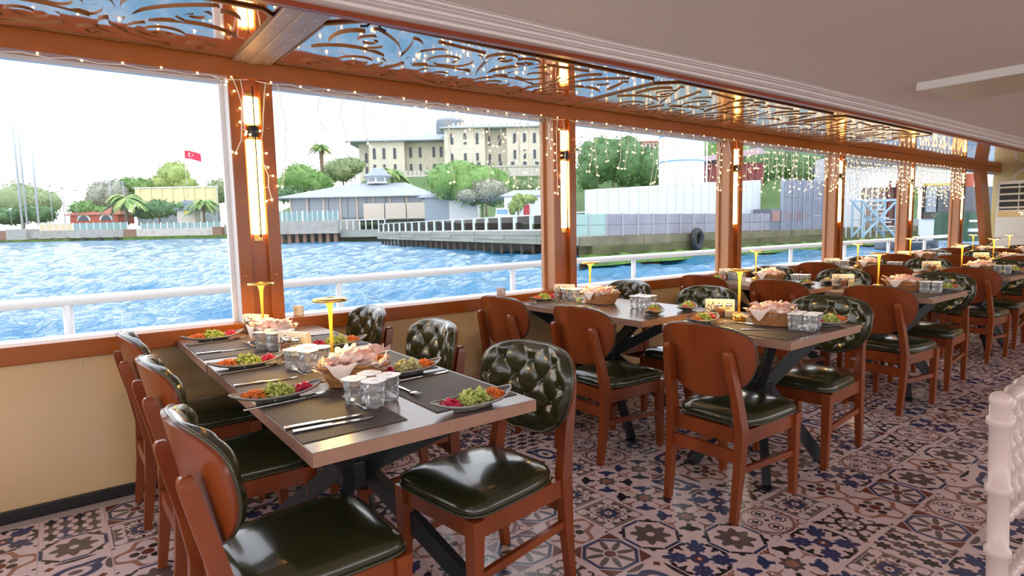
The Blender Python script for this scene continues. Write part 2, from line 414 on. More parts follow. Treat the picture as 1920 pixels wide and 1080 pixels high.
# ------------------------------------------------------------------ patterned floor tiles
TS = 0.24
def tile_layers(kind, n):
    """signed distances (negative inside) of the printed layers of one tile, on an n x n grid"""
    g = np.linspace(-1, 1, n); X, Y = np.meshgrid(g, g, indexing='ij'); BX = np.maximum(np.abs(X), np.abs(Y))
    sc = {'flower': .80, 'star': .90, 'cross': .84, 'swirl': .90, 'frame': .84, 'snow': .84, 'scroll': .93}.get(kind, 1.0); X, Y = X * sc, Y * sc
    R = np.hypot(X, Y); T = np.arctan2(Y, X); AX, AY = np.abs(X), np.abs(Y)
    big = np.full_like(X, 1.0)
    L = [big.copy() for _ in range(6)]      # dark, blue, grey, brown, tan, light
    def put(i, d): L[i] = np.minimum(L[i], d)
    def cut(i, d): L[i] = np.maximum(L[i], -d)
    circ = lambda cx, cy, r, x=X, y=Y: np.hypot(x - cx, y - cy) - r
    ell = lambda cx, cy, a, b, x=X, y=Y: (np.hypot((x - cx) / a, (y - cy) / b) - 1) * min(a, b)
    def seg(ax, ay, bx, by, r, x=X, y=Y):
        dx, dy = bx - ax, by - ay; h = np.clip(((x - ax) * dx + (y - ay) * dy) / (dx * dx + dy * dy + 1e-9), 0, 1)
        return np.hypot(x - ax - dx * h, y - ay - dy * h) - r
    box = lambda cx, cy, a, b, x=X, y=Y: np.maximum(np.abs(x - cx) - a, np.abs(y - cy) - b)
    def fold(k, off=0):                     # k-fold rotation into a wedge around +x
        t = (T + off + PI / k) % (2 * PI / k) - PI / k
        return R * np.cos(t), R * np.sin(t)
    P, Q = (X + Y) / math.sqrt(2), (Y - X) / math.sqrt(2)
    SX = np.maximum(AX, AY); SY = np.minimum(AX, AY)           # folded to the side, diagonal mirror
    FX, FY = fold(4)                                            # side wedge
    DX, DY = fold(4, PI / 4)                                    # diagonal wedge
    if kind == 'octagon':
        o = np.maximum(np.maximum(AX, AY) - .90, (AX + AY) / math.sqrt(2) - .90)
        put(1, np.abs(o + .05) - .045)
        x, y = fold(8, PI / 8); put(2, ell(.50, 0, .30, .085, x, y))
        put(3, R - .19); put(5, np.abs(R - .22) - .02)
        put(3, np.maximum(-(o - .05), -(SX - .0) - 0) * 1.0); c = np.maximum(.05 - o, .0)
        L[3] = np.minimum(np.where(R < .5, L[3], 1), np.maximum(.06 - o, np.maximum(AX, AY) - .95)); put(3, R - .19)
        put(0, box(.80, 0, .05, .11, DX * 1.0 - .38, DY))
    elif kind == 'flower':
        put(2, R - (.46 + .09 * np.cos(8 * T))); cut(2, R - .13)
        put(1, box(.76, 0, .05, .26, FX, FY)); put(1, seg(.76, .24, .92, .36, .05, FX, np.abs(FY)))
        put(3, ell(.90, .07, .07, .10, FX, np.abs(FY)))
        put(0, seg(.74, -.24, .74, .24, .03, DX, DY)); put(0, circ(.80, 0, .07, DX, DY))
    elif kind == 'star':
        put(1, seg(.22, 0, .72, 0, .045, DX, DY)); put(1, ell(.84, 0, .20, .10, DX, DY))
        put(1, ell(.56, .16, .13, .055, DX * .8 + np.abs(DY) * .0 + .1, np.abs(DY))); put(1, seg(.42, .03, .60, .22, .055, DX, np.abs(DY)))
        put(1, seg(.62, .03, .82, .22, .05, DX, np.abs(DY)))
        put(1, np.abs(R - .20) - .05); put(3, np.abs(R - .10) - .035)
        put(0, ell(.86, 0, .16, .10, FX, FY)); put(0, seg(.95, .05, .80, .30, .06, FX, np.abs(FY))); put(0, seg(.70, 0, .62, 0, .03, FX, FY))
    elif kind == 'cross':
        put(2, R - (.29 + .05 * np.cos(8 * T))); cut(2, R - .17); put(4, R - .15)
        put(1, np.maximum(circ(.66, 0, .22, DX, DY), -circ(.50, .20, .15, DX, np.abs(DY)))); put(1, seg(.72, .0, .76, .26, .05, DX, np.abs(DY)))
        m = (X * Y > 0); d = L[1].copy(); L[0] = np.where(m, d, 1); L[1] = np.where(m, 1, d)
        fl_ = np.minimum(np.minimum(ell(.88, 0, .14, .06, FX, FY), seg(.48, 0, .88, 0, .022, FX, FY)), np.minimum(seg(.66, 0, .82, .17, .022, FX, np.abs(FY)), circ(.82, .18, .05, FX, np.abs(FY))))
        s = AX > AY; L[4] = np.minimum(L[4], np.where(s, fl_, 1)); L[3] = np.where(s, 1, fl_)
    elif kind == 'swirl':
        put(2, ell(0, 0, .16, .10))
        a = np.abs(ell(0, 0, .52, .36) ) - .075
        gap = np.minimum(box(.34, .34, .2, .12), box(-.34, -.34, .2, .12))
        put(1, np.maximum(a, -gap)); put(1, seg(.22, .36, .60, .44, .075)); put(1, seg(-.22, -.36, -.60, -.44, .075))
        put(1, seg(.50, .20, .70, .42, .07)); put(1, seg(-.50, -.20, -.70, -.42, .07))
        lens = lambda x, y, h, ww: np.maximum(np.hypot(x, y - (h * h - ww * ww) / (2 * ww)), np.hypot(x, y + (h * h - ww * ww) / (2 * ww))) - (h * h + ww * ww) / (2 * ww)
        put(0, lens(X, AY - .84, .50, .085)); put(2, lens(Y, AX - .84, .34, .11))
        put(3, np.abs(X - .62) + np.abs(Y + .66) - .13); put(3, np.abs(X + .62) + np.abs(Y - .66) - .13)
    elif kind == 'frame':
        rr = .70 + .17 * np.cos(4 * T); put(4, np.abs(R - rr) - .085)
        x, y = fold(6); put(0, circ(.33, 0, .115, x, y)); put(3, R - .17); put(5, np.abs(R - .205) - .022)
        L[2] = np.where(np.cos(3 * T) > .4, L[0], 1); L[0] = np.where(np.cos(3 * T) > .4, 1, L[0])
        put(0, np.abs(DX - 1.18) + np.abs(DY) - .12)
    elif kind == 'snow':
        x, y = fold(8); ring = np.abs(R - .38) - .07
        put(0, seg(.28, 0, .78, 0, .05, DX, DY)); put(0, seg(.30, 0, .60, 0, .05, FX, FY)); put(0, ring + .02)
        put(0, np.maximum(np.abs(circ(.62, .15, .11, DX, np.abs(DY))) - .035, -(DX - .58))); put(0, ell(.86, 0, .16, .11, DX, DY)); put(0, ell(.64, 0, .05, .13, FX, FY))
        put(5, R - .24); x, y = fold(6); put(0, np.maximum(seg(.02, 0, .20, 0, .02, x, y), R - .22)); put(0, circ(.13, .045, .02, x, np.abs(y)))
        put(3, seg(1.02, .02, 1.14, .12, .025, DX, np.abs(DY))); put(2, ell(.93, 0, .05, .14, FX, FY))
    elif kind == 'scroll':
        put(3, np.abs(R - .86) - .022); put(3, np.abs(R - .80) - .012)
        x, y = fold(4, PI / 8); put(3, np.abs(circ(.46, 0, .22, x, y)) - .020); put(3, np.abs(circ(.72, .30, .10, x, y)) - .018)
        x2, y2 = x - .46, y
        st = np.hypot(x2, y2) - (.09 + .05 * np.cos(4 * np.arctan2(y2, x2)))
        put(0, st); put(2, np.abs(X) + np.abs(Y) - .10)
        L[1] = np.where(X > .25, L[0], 1); L[0] = np.where(X > .25, 1, L[0])
        put(3, np.abs(circ(1.12, 0, .15, DX, DY)) - .022); put(3, seg(.98, .12, .86, .30, .02, DX, np.abs(DY))); put(3, ell(.92, .42, .10, .05, DX, np.abs(DY)))
    elif kind == 'lattice':
        put(2, np.maximum(AX, AY) - .90); cut(2, np.abs(np.maximum(AX, AY) - .84) - .03)
        put(5, box(.44, .44, .13, .13, AX, AY)); put(3, box(.44, .44, .045, .045, AX, AY)); put(5, circ(.86, .0, .20, DX * 1.0 - .10, DY))
        put(5, ell(.66, 0, .16, .11, FX, FY)); put(5, seg(.44, .44, .72, .20, .03, SX, SY)); put(5, seg(.44, .30, .30, .0, .025, SX, SY))
        put(5, circ(.58, .17, .09, SX, SY))
        put(1, R - (.29 + .045 * np.cos(8 * T))); L[5] = np.maximum(L[5], .36 - R); put(5, R - (.13 + .02 * np.cos(8 * T))); put(3, R - .06)
        put(0, R * 0 + np.minimum(ell(.70, 0, .10, .05, FX, FY), 1))
    elif kind == 'lozenge':
        for r_, (yy, offs) in enumerate(((-.66, 0), (-.22, .34), (.22, 0), (.66, .34))):
            for q in range(-2, 3):
                cx = q * .68 + offs; a = np.arctan2(Y - yy, X - cx); rad = np.hypot((X - cx) * .78, (Y - yy) * 1.15)
                i = (0, 1, 0, 2)[r_] if (q + r_) % 3 else 2
                put(i, (rad - (.20 + .055 * np.cos(6 * a))) )
        put(3, np.where(AX > .82, ell(.97, .44, .14, .11, AX, Y), 1))
    for i in range(6): L[i] = np.where(BX > .985, 1, L[i] - (0 if kind == 'snow' else .018 if i < 3 else .006))
    return [np.clip(.5 + l * 4, 0, 1) for l in L]

def tile_material():
    m = bpy.data.materials.new('printed_tile'); m.use_nodes = True
    n = m.node_tree; b = n.nodes['Principled BSDF']
    b.inputs['Roughness'].default_value = 0.24; b.inputs['Specular IOR Level'].default_value = 0.5
    cols = [('p1', 2, (0.30, 0.135, 0.095)), ('p1', 1, (0.13, 0.032, 0.022)), ('p0', 2, (0.105, 0.078, 0.075)), ('p0', 1, (0.030, 0.042, 0.115)), ('p0', 0, (0.018, 0.017, 0.022))]
    tcn = n.nodes.new('ShaderNodeTexCoord'); nzn = n.nodes.new('ShaderNodeTexNoise'); nzn.inputs['Scale'].default_value = 14
    n.links.new(tcn.outputs['Object'], nzn.inputs['Vector'])
    rr = n.nodes.new('ShaderNodeValToRGB'); rr.color_ramp.elements[0].color = (0.68, 0.53, 0.53, 1); rr.color_ramp.elements[1].color = (0.62, 0.475, 0.47, 1)
    n.links.new(nzn.outputs['Fac'], rr.inputs[0]); cur = rr.outputs[0]
    att = {}
    for a in ('p0', 'p1'):
        t = n.nodes.new('ShaderNodeAttribute'); t.attribute_name = a
        s = n.nodes.new('ShaderNodeSeparateXYZ'); n.links.new(t.outputs['Vector'], s.inputs[0]); att[a] = s
    al = n.nodes.new('ShaderNodeAttribute'); al.attribute_name = 'p2'
    def layer(cur, sock, col):
        mr = n.nodes.new('ShaderNodeMapRange'); mr.inputs['From Min'].default_value = .44; mr.inputs['From Max'].default_value = .56
        mr.inputs['To Min'].default_value = 1; mr.inputs['To Max'].default_value = 0
        n.links.new(sock, mr.inputs['Value'])
        x = n.nodes.new('ShaderNodeMix'); x.data_type = 'RGBA'; n.links.new(mr.outputs[0], x.inputs[0]); n.links.new(cur, x.inputs[6]); x.inputs[7].default_value = (*col, 1)
        return x.outputs[2]
    cur = layer(cur, att['p1'].outputs['Z'], cols[0][2])
    cur = layer(cur, att['p0'].outputs['Z'], cols[2][2])
    cur = layer(cur, att['p0'].outputs['Y'], cols[3][2])
    cur = layer(cur, att['p1'].outputs['X'], (0.66, 0.52, 0.52))
    cur = layer(cur, att['p0'].outputs['X'], cols[4][2])
    cur = layer(cur, att['p1'].outputs['Y'], cols[1][2])
    n.links.new(cur, b.inputs['Base Color'])
    return m
TILE = tile_material()
TKINDS = ['octagon', 'flower', 'star', 'cross', 'swirl', 'frame', 'snow', 'scroll', 'lattice', 'lozenge']
def tile_arrays(kind, n):
    h = TS / 2 - .0006
    g = np.linspace(-h, h, n); X, Y = np.meshgrid(g, g, indexing='ij')
    v = np.stack([X, Y, np.zeros_like(X)], -1).reshape(-1, 3)
    i = np.arange(n * n).reshape(n, n)
    f = np.stack([i[:-1, :-1], i[1:, :-1], i[1:, 1:], i[:-1, 1:]], -1).reshape(-1, 4)
    L = tile_layers(kind, n)
    a0 = np.stack([L[0], L[1], L[2]], -1).reshape(-1, 3); a1 = np.stack([L[5], L[3], L[4]], -1).reshape(-1, 3)
    # sides
    hh = h + .0002
    sv = np.array([(-hh, -hh, -.004), (hh, -hh, -.004), (hh, hh, -.004), (-hh, hh, -.004)])
    c = [i[0, 0], i[-1, 0], i[-1, -1], i[0, -1]]; b0 = n * n
    sf = np.array([(b0 + k, b0 + (k + 1) % 4, c[(k + 1) % 4], c[k]) for k in range(4)])
    one = np.ones((4, 3))
    return np.vstack([v, sv]), np.vstack([f, sf]), np.vstack([a0, one]), np.vstack([a1, one])
def tile_mesh(v, f, a0, a1, name='tile'):
    me = bpy.data.meshes.new(name)
    me.vertices.add(len(v)); me.vertices.foreach_set('co', v.astype(np.float32).ravel())
    me.loops.add(len(f) * 4); me.loops.foreach_set('vertex_index', f.astype(np.int32).ravel())
    me.polygons.add(len(f)); me.polygons.foreach_set('loop_start', np.arange(0, len(f) * 4, 4, dtype=np.int32))
    me.update(calc_edges=True)
    for nm, a in (('p0', a0), ('p1', a1)):
        t = me.attributes.new(nm, 'FLOAT_VECTOR', 'POINT'); t.data.foreach_set('vector', a.astype(np.float32).ravel())
    me.materials.append(TILE)
    return me
OX, OY = 1.89 - 4 * TS - TS * 3 - TS * .5, 1.88     # a flower tile is centred at (1.89, 1.88)
fixed = {(0, 0): 'flower', (1, 1): 'flower', (0, -1): 'octagon', (1, 0): 'star', (2, 2): 'star', (-1, 0): 'lattice', (-1, 1): 'cross', (0, 1): 'cross', (0, 2): 'star',
         (-1, 2): 'swirl', (-2, 2): 'cross', (1, 2): 'scroll', (2, 3): 'snow', (1, 3): 'lattice', (0, 3): 'snow', (-1, 3): 'frame', (2, 1): 'cross', (3, 3): 'lozenge', (3, 2): 'lattice',
         (-2, 3): 'swirl', (-1, -1): 'frame', (1, -1): 'swirl', (-3, 2): 'scroll', (2, 4): 'frame', (2, 5): 'octagon', (1, 4): 'frame', (3, 4): 'octagon'}
cells = []
rt = random.Random(11); chosen = {}
for ix in range(-8, 22):
    for iy in range(-18, 51):
        x, y = 1.89 + ix * TS, 1.88 + iy * TS
        if x < TS * .4 or x > 7.0 or y > YB - .1 or y < YA + .1: continue
        opts = [k for k in TKINDS if k != chosen.get((ix - 1, iy)) and k != chosen.get((ix, iy - 1))]
        k = fixed.get((ix, iy)) or rt.choice(opts); chosen[(ix, iy)] = k
        d = (Vector((x, y, 0)) - CAM); zf = d.dot(CF); u = d.dot(CR) / max(zf, .01); vv = d.dot(CU) / max(zf, .01)
        vis = zf > .3 and abs(u) < .95 and abs(vv) < .55
        cells.append((0 if vis else 1, d.length, x, y, k, rt.randrange(4)))
cells.sort()
HI = {k: tile_mesh(*tile_arrays(k, 83)) for k in TKINDS}
for _, d, x, y, k, r in cells[:300]:
    link('tile', HI[k], floor, (x, y, 0), (r if k not in ('flower', 'octagon') else 0) * PI / 2)
acc = {}
def rotz(a, r):
    c, s = round(math.cos(r * PI / 2)), round(math.sin(r * PI / 2))
    return np.stack([a[:, 0] * c - a[:, 1] * s, a[:, 0] * s + a[:, 1] * c, a[:, 2]], -1)
cache = {}
V, Fc, A0, A1 = [], [], [], []; base = 0
for nv, d, x, y, k, r in cells[300:]:
    n = 8 if nv else (31 if d < 6 else 17)
    if (k, n) not in cache: cache[(k, n)] = tile_arrays(k, n)
    v, f, a0, a1 = cache[(k, n)]
    V.append(rotz(v, r) + np.array((x, y, 0))); Fc.append(f + base); A0.append(a0); A1.append(a1); base += len(v)
o = link('farther_tiles', tile_mesh(np.vstack(V), np.vstack(Fc), np.vstack(A0), np.vstack(A1), 'farther_tiles'), floor)
o['kind'] = 'stuff'
# wall-side fillers: cut tiles are under the skirting

# ------------------------------------------------------------------ chairs
def back_w(t):
    if t < .62: return .235 * (1 - (1 - t / .62) ** 2.1) ** .50 if t > 0 else 0.0
    return .235 * (1 - ((t - .62) / .38) ** 3.6) ** .42 if t < 1 else 0.0
BZ0, BZ1 = .525, .85
def back_pt(t, s, off):
    """point of the curved back at height t and side s (-1..1); off = distance towards the front"""
    wd = back_w(t); u = s * wd
    z = lerp(BZ0, BZ1, t)
    y = -.232 - (z - .45) * .19
    y += 1.15 * u * u                      # wraps forward at the sides
    a = 2.3 * u
    return Vector((u - off * a * .42, y + off, z + off * .15))
TT = [.5 - .5 * math.cos(PI * i / 26) for i in range(27)]
BUT = []
for row, (t, ss) in enumerate(((.80, (-.60, 0, .60)), (.60, (-.82, -.30, .30, .82)), (.40, (-.62, 0, .62)), (.21, (-.42, .42)))):
    for s in ss: BUT.append((t, s * .235))
def tuft(u, t):
    z = t * (BZ1 - BZ0)
    d = 0.0
    for bt, bu in BUT:
        q = ((u - bu) ** 2 + (z - bt * (BZ1 - BZ0)) ** 2)
        d += .010 * math.exp(-q / .00022)
    # pleats running button to button in diamonds
    p = u / .141; q = (z - .26) / .13
    k = abs(math.sin(PI * (p + q))) * abs(math.sin(PI * (p - q)))
    return d + .013 * (1 - k ** .35)
def make_chair():
    r = thing('dining_chair', None, None)
    # seat cushion: rounded, slightly domed
    def seat(u, v):
        th = 2 * PI * u
        c, s = math.cos(th), math.sin(th)
        sup = lambda a, p: math.copysign(abs(a) ** p, a)
        hx = lerp(.192, .226, (s + 1) / 2); x = hx * sup(c, .40); y = .018 + .222 * sup(s, .36 if s > 0 else .66)
        prof = [(0.0, .470), (.35, .469), (.65, .465), (.85, .456), (.95, .444), (1.0, .428), (.995, .412), (.965, .400), (.90, .398), (0.0, .398)]
        i = v * (len(prof) - 1); k, z = prof[int(round(i))]
        return (x * k, .018 + (y - .018) * k, z)
    m = MB(); m.grid(seat, 36, 9, cu=True, smooth=True, flip=False); seat_o = m.build('seat', LEATHER, r)
    m = MB(); rim = [seat(i / 48, 5 / 9) for i in range(48)]
    m.tube([(x * 1.004, y * 1.004, .411) for x, y, z in rim], .0042, 6, closed=True); m.build('seat_piping', PIPING, seat_o)
    # seat frame (aprons)
    m = MB(); m.beam((-.185, .20, .366), (.185, .20, .366), .024, .066); m.build('front_apron', WOOD, r)
    m = MB(); m.beam((-.170, -.205, .366), (.170, -.205, .366), .024, .066); m.build('rear_apron', WOOD, r)
    for sx_ in (-1, 1):
        m = MB(); m.beam((sx_ * .183, .20, .366), (sx_ * .176, -.205, .366), .024, .066); m.build('side_apron', WOOD, r)
        m = MB(); m.beam((sx_ * .188, .206, .40), (sx_ * .186, .214, 0), .046, .046, w1=.030, h1=.030); m.build('leg', WOOD, r)
        # rear leg runs up the back in one bent piece, rounded at the top
        m = MB(); pts = [(sx_ * .172, -.262, 0, .030, .030), (sx_ * .176, -.235, .22, .036, .042), (sx_ * .178, -.222, .40, .038, .052), (sx_ * .168, -.248, .54, .036, .046), (sx_ * .156, -.282, .68, .035, .042), (sx_ * .152, -.292, .725, .034, .040), (sx_ * .1515, -.294, .740, .031, .034), (sx_ * .151, -.295, .748, .024, .024), (sx_ * .151, -.295, .751, .012, .012)]
        vs = []
        for x, y, z, a, b in pts:
            for i, j in ((-1, -1), (1, -1), (1, 1), (-1, 1)): vs.append((x + i * a / 2, y + j * b / 2, z))
        fs = [(3, 2, 1, 0)]
        for q in range(len(pts) - 1):
            for k in range(4): fs.append((q * 4 + k, q * 4 + (k + 1) % 4, q * 4 + 4 + (k + 1) % 4, q * 4 + 4 + k))
        e = 4 * (len(pts) - 1); fs.append((e, e + 1, e + 2, e + 3))
        m.add(vs, fs); m.build('leg', WOOD, r)
        m = MB(); m.beam((sx_ * .187, .200, .205), (sx_ * .177, -.225, .225), .018, .028); m.build('side_stretcher', WOOD, r)
    m = MB(); m.beam((-.165, -.238, .285), (.165, -.238, .285), .020, .055); m.build('rear_stretcher', WOOD, r)
    # plywood shell of the back
    ns = 22
    m = MB()
    for off, fl_ in ((0.0, False), (.011, True)):
        m.grid(lambda u, v, off=off: back_pt(TT[int(round(u * 26))], v * 2 - 1, off), 26, ns, flip=fl_)
    edge = [(t, 1) for t in TT] + [(t, -1) for t in reversed(TT)]
    a = [back_pt(t, s, 0) for t, s in edge]; b = [back_pt(t, s, .011) for t, s in edge]; n = len(a)
    m.add(a + b, [(i, (i + 1) % n, n + (i + 1) % n, n + i) for i in range(n)], 0, True)
    m.build('back_shell', WOOD, r)
    # tufted pad
    T2 = [.5 - .5 * math.cos(PI * i / 60) for i in range(61)]
    def pad(u, v):
        t = T2[int(round(u * 60))]; s = v * 2 - 1
        wd = back_w(t)
        e = min(1.0, (1 - abs(s)) * wd / .05, ) if wd > 0 else 0
        e2 = min(1.0, min(t, 1 - t) * (BZ1 - BZ0) / .05)
        pz = max(0.0, min(e, e2)); bulge = .044 * (1 - (1 - pz) ** 2.4) ** .55
        return back_pt(t, s * .985, .011 + max(0.004, bulge - tuft(s * wd, t) * min(1, pz * 1.6)))
    m = MB(); m.grid(pad, 60, 60, flip=True); pd = m.build('back_pad', LEATHER, r)
    ring = [back_pt(t, s, .013) for t, s in edge[1:26] + edge[28:53]]
    m = MB(); m.tube(ring, .0050, 6, closed=True); m.build('back_piping', PIPING, pd)
    for t, u in BUT:
        wd = back_w(t); s = u / wd if wd else 0
        c = back_pt(t, s * .985, .011 + .026)
        me = MB().ball((0, 0, 0), .0085, 8, sc=(1, .6, 1)).mesh('button', LEATHER) if 'button' not in MATS else MATS['button']
        MATS['button'] = me
        link('button', me, pd, c)
    return r
ROWN = ['nearest', 'second', 'third', 'fourth', 'fifth', 'sixth']
CH = []
def chair(x, y, rz, label):
    CH.append(place('chair', make_chair, label, 'chair', (x, y, 0), rz, 'dining chairs along the tables'))
rc = random.Random(3)
DXR = [0, 0, -.14, -.22, -.30, -.42]          # the tables shift with the narrowing hull
TY = [.45, 2.566, 4.68, 6.80, 8.92, 11.02]    # near edge of each row of tables
XL = [(.30, 1.03, 1.83), (.35, 1.07, 1.88), (.36, 1.04, 1.76), (.32, .98, 1.66), (.29, .92, 1.55), (.28, .86, 1.42)]
XR = [(.27, .99, 1.77), (.28, .99, 1.83), (.28, .96, 1.72), (.28, .92, 1.62), (.28, .86, 1.5), (.28, .80, 1.38)]
WHERE = ['beside window wall', 'in the middle', 'at aisle end']
for r in range(6):
    y = TY[r]
    for k in range(3):
        dy = rc.uniform(-.015, .015)
        chair(XL[r][k], y + (.04 if r == 0 else -.07) + dy, rc.uniform(-.05, .05), 'olive leather chair showing wooden back, camera side of %s table row, %s' % (ROWN[r], WHERE[k]))
        yr = y + (.70 if r == 0 else .73)
        rot = PI + rc.uniform(-.05, .05)
        if r == 0 and k == 2: rot = PI + .13
        chair(XR[r][k], yr + (-.005 if r == 0 else .02) + dy, rot, 'tufted olive leather chair facing the camera, far side of %s table row, %s' % (ROWN[r], WHERE[k]))

# ------------------------------------------------------------------ tables
def make_table(L):
    def f():
        t = thing('dining_table', None, None)
        m = MB(); m.bbox((-L / 2, -.35, .712), (L / 2, .35, .75), .002); top = m.build('tabletop', TABLE, t)
        e = MB(); e.box((-L/2 - .0012, -.3495, .7135), (-L/2, .3495, .7485)); e.box((L/2, -.3495, .7135), (L/2 + .0012, .3495, .7485))
        e.box((-L/2 + .001, -.3512, .7135), (L/2 - .001, -.35, .7485)); e.box((-L/2 + .001, .35, .7135), (L/2 - .001, .3512, .7485)); e.build('edge_band', TABLE_EDGE, top)
        ax = L / 2 - .12
        m = MB(); m.box((-ax, -.26, .700), (-ax + .07, .26, .7115)); m.box((ax - .07, -.26, .700), (ax, .26, .7115)); m.box((-ax, -.04, .704), (ax, .04, .7115)); m.build('top_bracket', BLACK, t)
        m = MB(); m.bbox((-.06, -.05, .36), (.06, .05, .46), .004); m.build('hub', BLACK, t)
        for a in (-1, 1):
            for b in (-1, 1):
                m = MB(); m.beam((a * (ax - .03), b * .24, .706), (a * .02, b * .02, .42), .035, .062, up=(0, 0, 1)); m.build('arm', BLACK, t)
                m = MB(); m.beam((a * .02, b * .02, .44), (a * (ax - .02), b * .27, .012), .035, .062, up=(0, 0, 1)); m.box((a * (ax - .02) - .03, b * .27 - .03, 0), (a * (ax - .02) + .03, b * .27 + .03, .012)); m.build('leg', BLACK, t)
        return t
    return f
def table(L, x0, y0, label):
    place('table%.2f' % L, make_table(L), label, 'table', (x0 + L / 2, y0 + .35, 0), 0, 'dining tables in rows')
table(.74, .025, TY[0], 'short rectangular table against the window wall in the nearest row')
table(1.27, .77, TY[0] + .003, 'long rectangular table at the aisle end of the nearest row')
WALLX = []
for r in range(1, 6):
    Lw = (1.22, 1.10, 1.02, .94, .84)[r - 1]
    WALLX.append(Lw)
    table(Lw, .03, TY[r], 'long rectangular table against the window wall in the %s row' % ROWN[r])
    table(.71, 1.395 + DXR[r], TY[r], 'square aisle table in the %s row' % ROWN[r])

# ------------------------------------------------------------------ carved mirror panels on the soffit
def carve_panel(k, y0, y1, label):
    x0 = .05; x1 = edge_x((y0 + y1) / 2) - .115
    Ly = y1 - y0; Lx = x1 - x0
    t = thing('carved_ceiling_panel', label, 'panel', (x0, y0, 2.196), 0, 'carved mirror panels above the windows')
    c = .13
    b = MB(); poly = [(0, .0), (Lx - c, 0), (Lx, c), (Lx, Ly - c * .4), (Lx - c * .4, Ly), (0, Ly)]
    b.prism(poly, -.004, .001, 0, None, 1); b.build('board', [MIRROR if k < 2 else MIR_LAMPTINT, CARVEDGE], t)  # boards from the third window on carry the lamp reflection as a tint
    rim = MB()
    def ribbon(mb, pts, ws, dz):
        Lp, Rp = [], []
        for i, p in enumerate(pts):
            a = pts[max(0, i - 1)]; q = pts[min(len(pts) - 1, i + 1)]
            dx, dy = q[0] - a[0], q[1] - a[1]; l = math.hypot(dx, dy) or 1
            Lp.append((p[0] - dy / l * ws[i] / 2, p[1] + dx / l * ws[i] / 2)); Rp.append((p[0] + dy / l * ws[i] / 2, p[1] - dx / l * ws[i] / 2))
        mb.strip(Lp, Rp, -.0095 - dz, -.0038, 0, 1)
    def spiral(cx, cy, r0, a0, turns, d, w0):
        n = int(14 * turns) + 8; pts, ws = [], []
        for i in range(n + 1):
            q = i / n; a = a0 + d * 2 * PI * turns * q; r = r0 * (1 - .86 * q ** .9)
            pts.append((cx + r * math.cos(a), cy + r * math.sin(a))); ws.append(max(.004, 1.45 * w0 * min(1, q * 5 + .12) * (1 - .86 * q)))
        return pts, ws
    def leaf(p0, p1, p2, w0):
        n = 12; pts, ws = [], []
        for i in range(n + 1):
            q = i / n
            pts.append(tuple((1 - q) ** 2 * p0[j] + 2 * q * (1 - q) * p1[j] + q * q * p2[j] for j in (0, 1))); ws.append(max(.004, 1.6 * w0 * math.sin(PI * (q * .9 + .05)) ** .8))
        return pts, ws
    items = []
    H = Lx
    for m in (0, 1):                       # mirrored about the middle of the panel
        g = (lambda p: p) if m == 0 else (lambda p: (p[0], Ly - p[1]))
        s = []
        s.append(spiral(H * .62, Ly * .36, H * .27, -2.6, 1.75, 1, .050)); s.append(spiral(H * .30, Ly * .40, H * .19, 2.2, 1.6, -1, .040))
        s.append(spiral(H * .30, Ly * .17, H * .17, .6, 1.7, 1, .040)); s.append(spiral(H * .72, Ly * .13, H * .13, 2.9, 1.4, -1, .032))
        s.append(spiral(H * .13, Ly * .28, H * .10, 0, 1.6, 1, .030)); s.append(spiral(H * .12, Ly * .08, H * .09, 1.5, 1.5, -1, .028))
        s.append(spiral(H * .14, Ly * .46, H * .10, 3.6, 1.5, -1, .028)); s.append(spiral(H * .84, Ly * .47, H * .12, 3.4, 1.4, 1, .030))
        s.append(leaf((H * .93, Ly * .10), (H * .70, Ly * .20), (H * .45, Ly * .24), .050)); s.append(leaf((H * .90, Ly * .20), (H * .80, Ly * .25), (H * .52, Ly * .24), .040))
        s.append(leaf((H * .92, Ly * .26), (H * .85, Ly * .30), (H * .88, Ly * .40), .036)); s.append(leaf((H * .45, Ly * .03), (H * .60, Ly * .10), (H * .50, Ly * .20), .040))
        s.append(leaf((H * .05, Ly * .14), (H * .22, Ly * .30), (H * .42, Ly * .27), .036)); s.append(leaf((H * .42, Ly * .50), (H * .60, Ly * .48), (H * .90, Ly * .43), .040))
        s.append(leaf((H * .20, Ly * .34), (H * .05, Ly * .38), (H * .04, Ly * .50), .030)); s.append(leaf((H * .60, Ly * .05), (H * .82, Ly * .05), (H * .86, Ly * .09), .034))
        s.append(leaf((H * .48, Ly * .46), (H * .50, Ly * .38), (H * .42, Ly * .30), .032))
        for q_, (pts, ws) in enumerate(s):
            sp = MB(); ribbon(sp, [g(p) for p in pts], ws, .0003 * q_ + .00015 * m); sp.build('scroll_carving', [MIRROR if k < 2 else MIR_LAMPTINT, CARVEDGE], t)
    fr = MB()
    for a, bb in zip(poly, poly[1:] + poly[:1]):
        fr.beam((a[0], a[1], -.006), (bb[0], bb[1], -.006), .012, .006)
    fr.build('edge_frame', CARVEDGE, t)
    return t
BAYN = ['first', 'second', 'third', 'fourth']
carve_panel(0, POSTS[0] + .1, .795, 'carved mirror ceiling panel above the left window, cut off by the frame')
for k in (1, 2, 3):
    carve_panel(k, POSTS[k] + (.125 if k == 1 else .02), POSTS[k + 1] - .015, 'carved mirror ceiling panel with scrolls above the %s window from the left' % ['', 'second', 'third', 'fourth'][k])
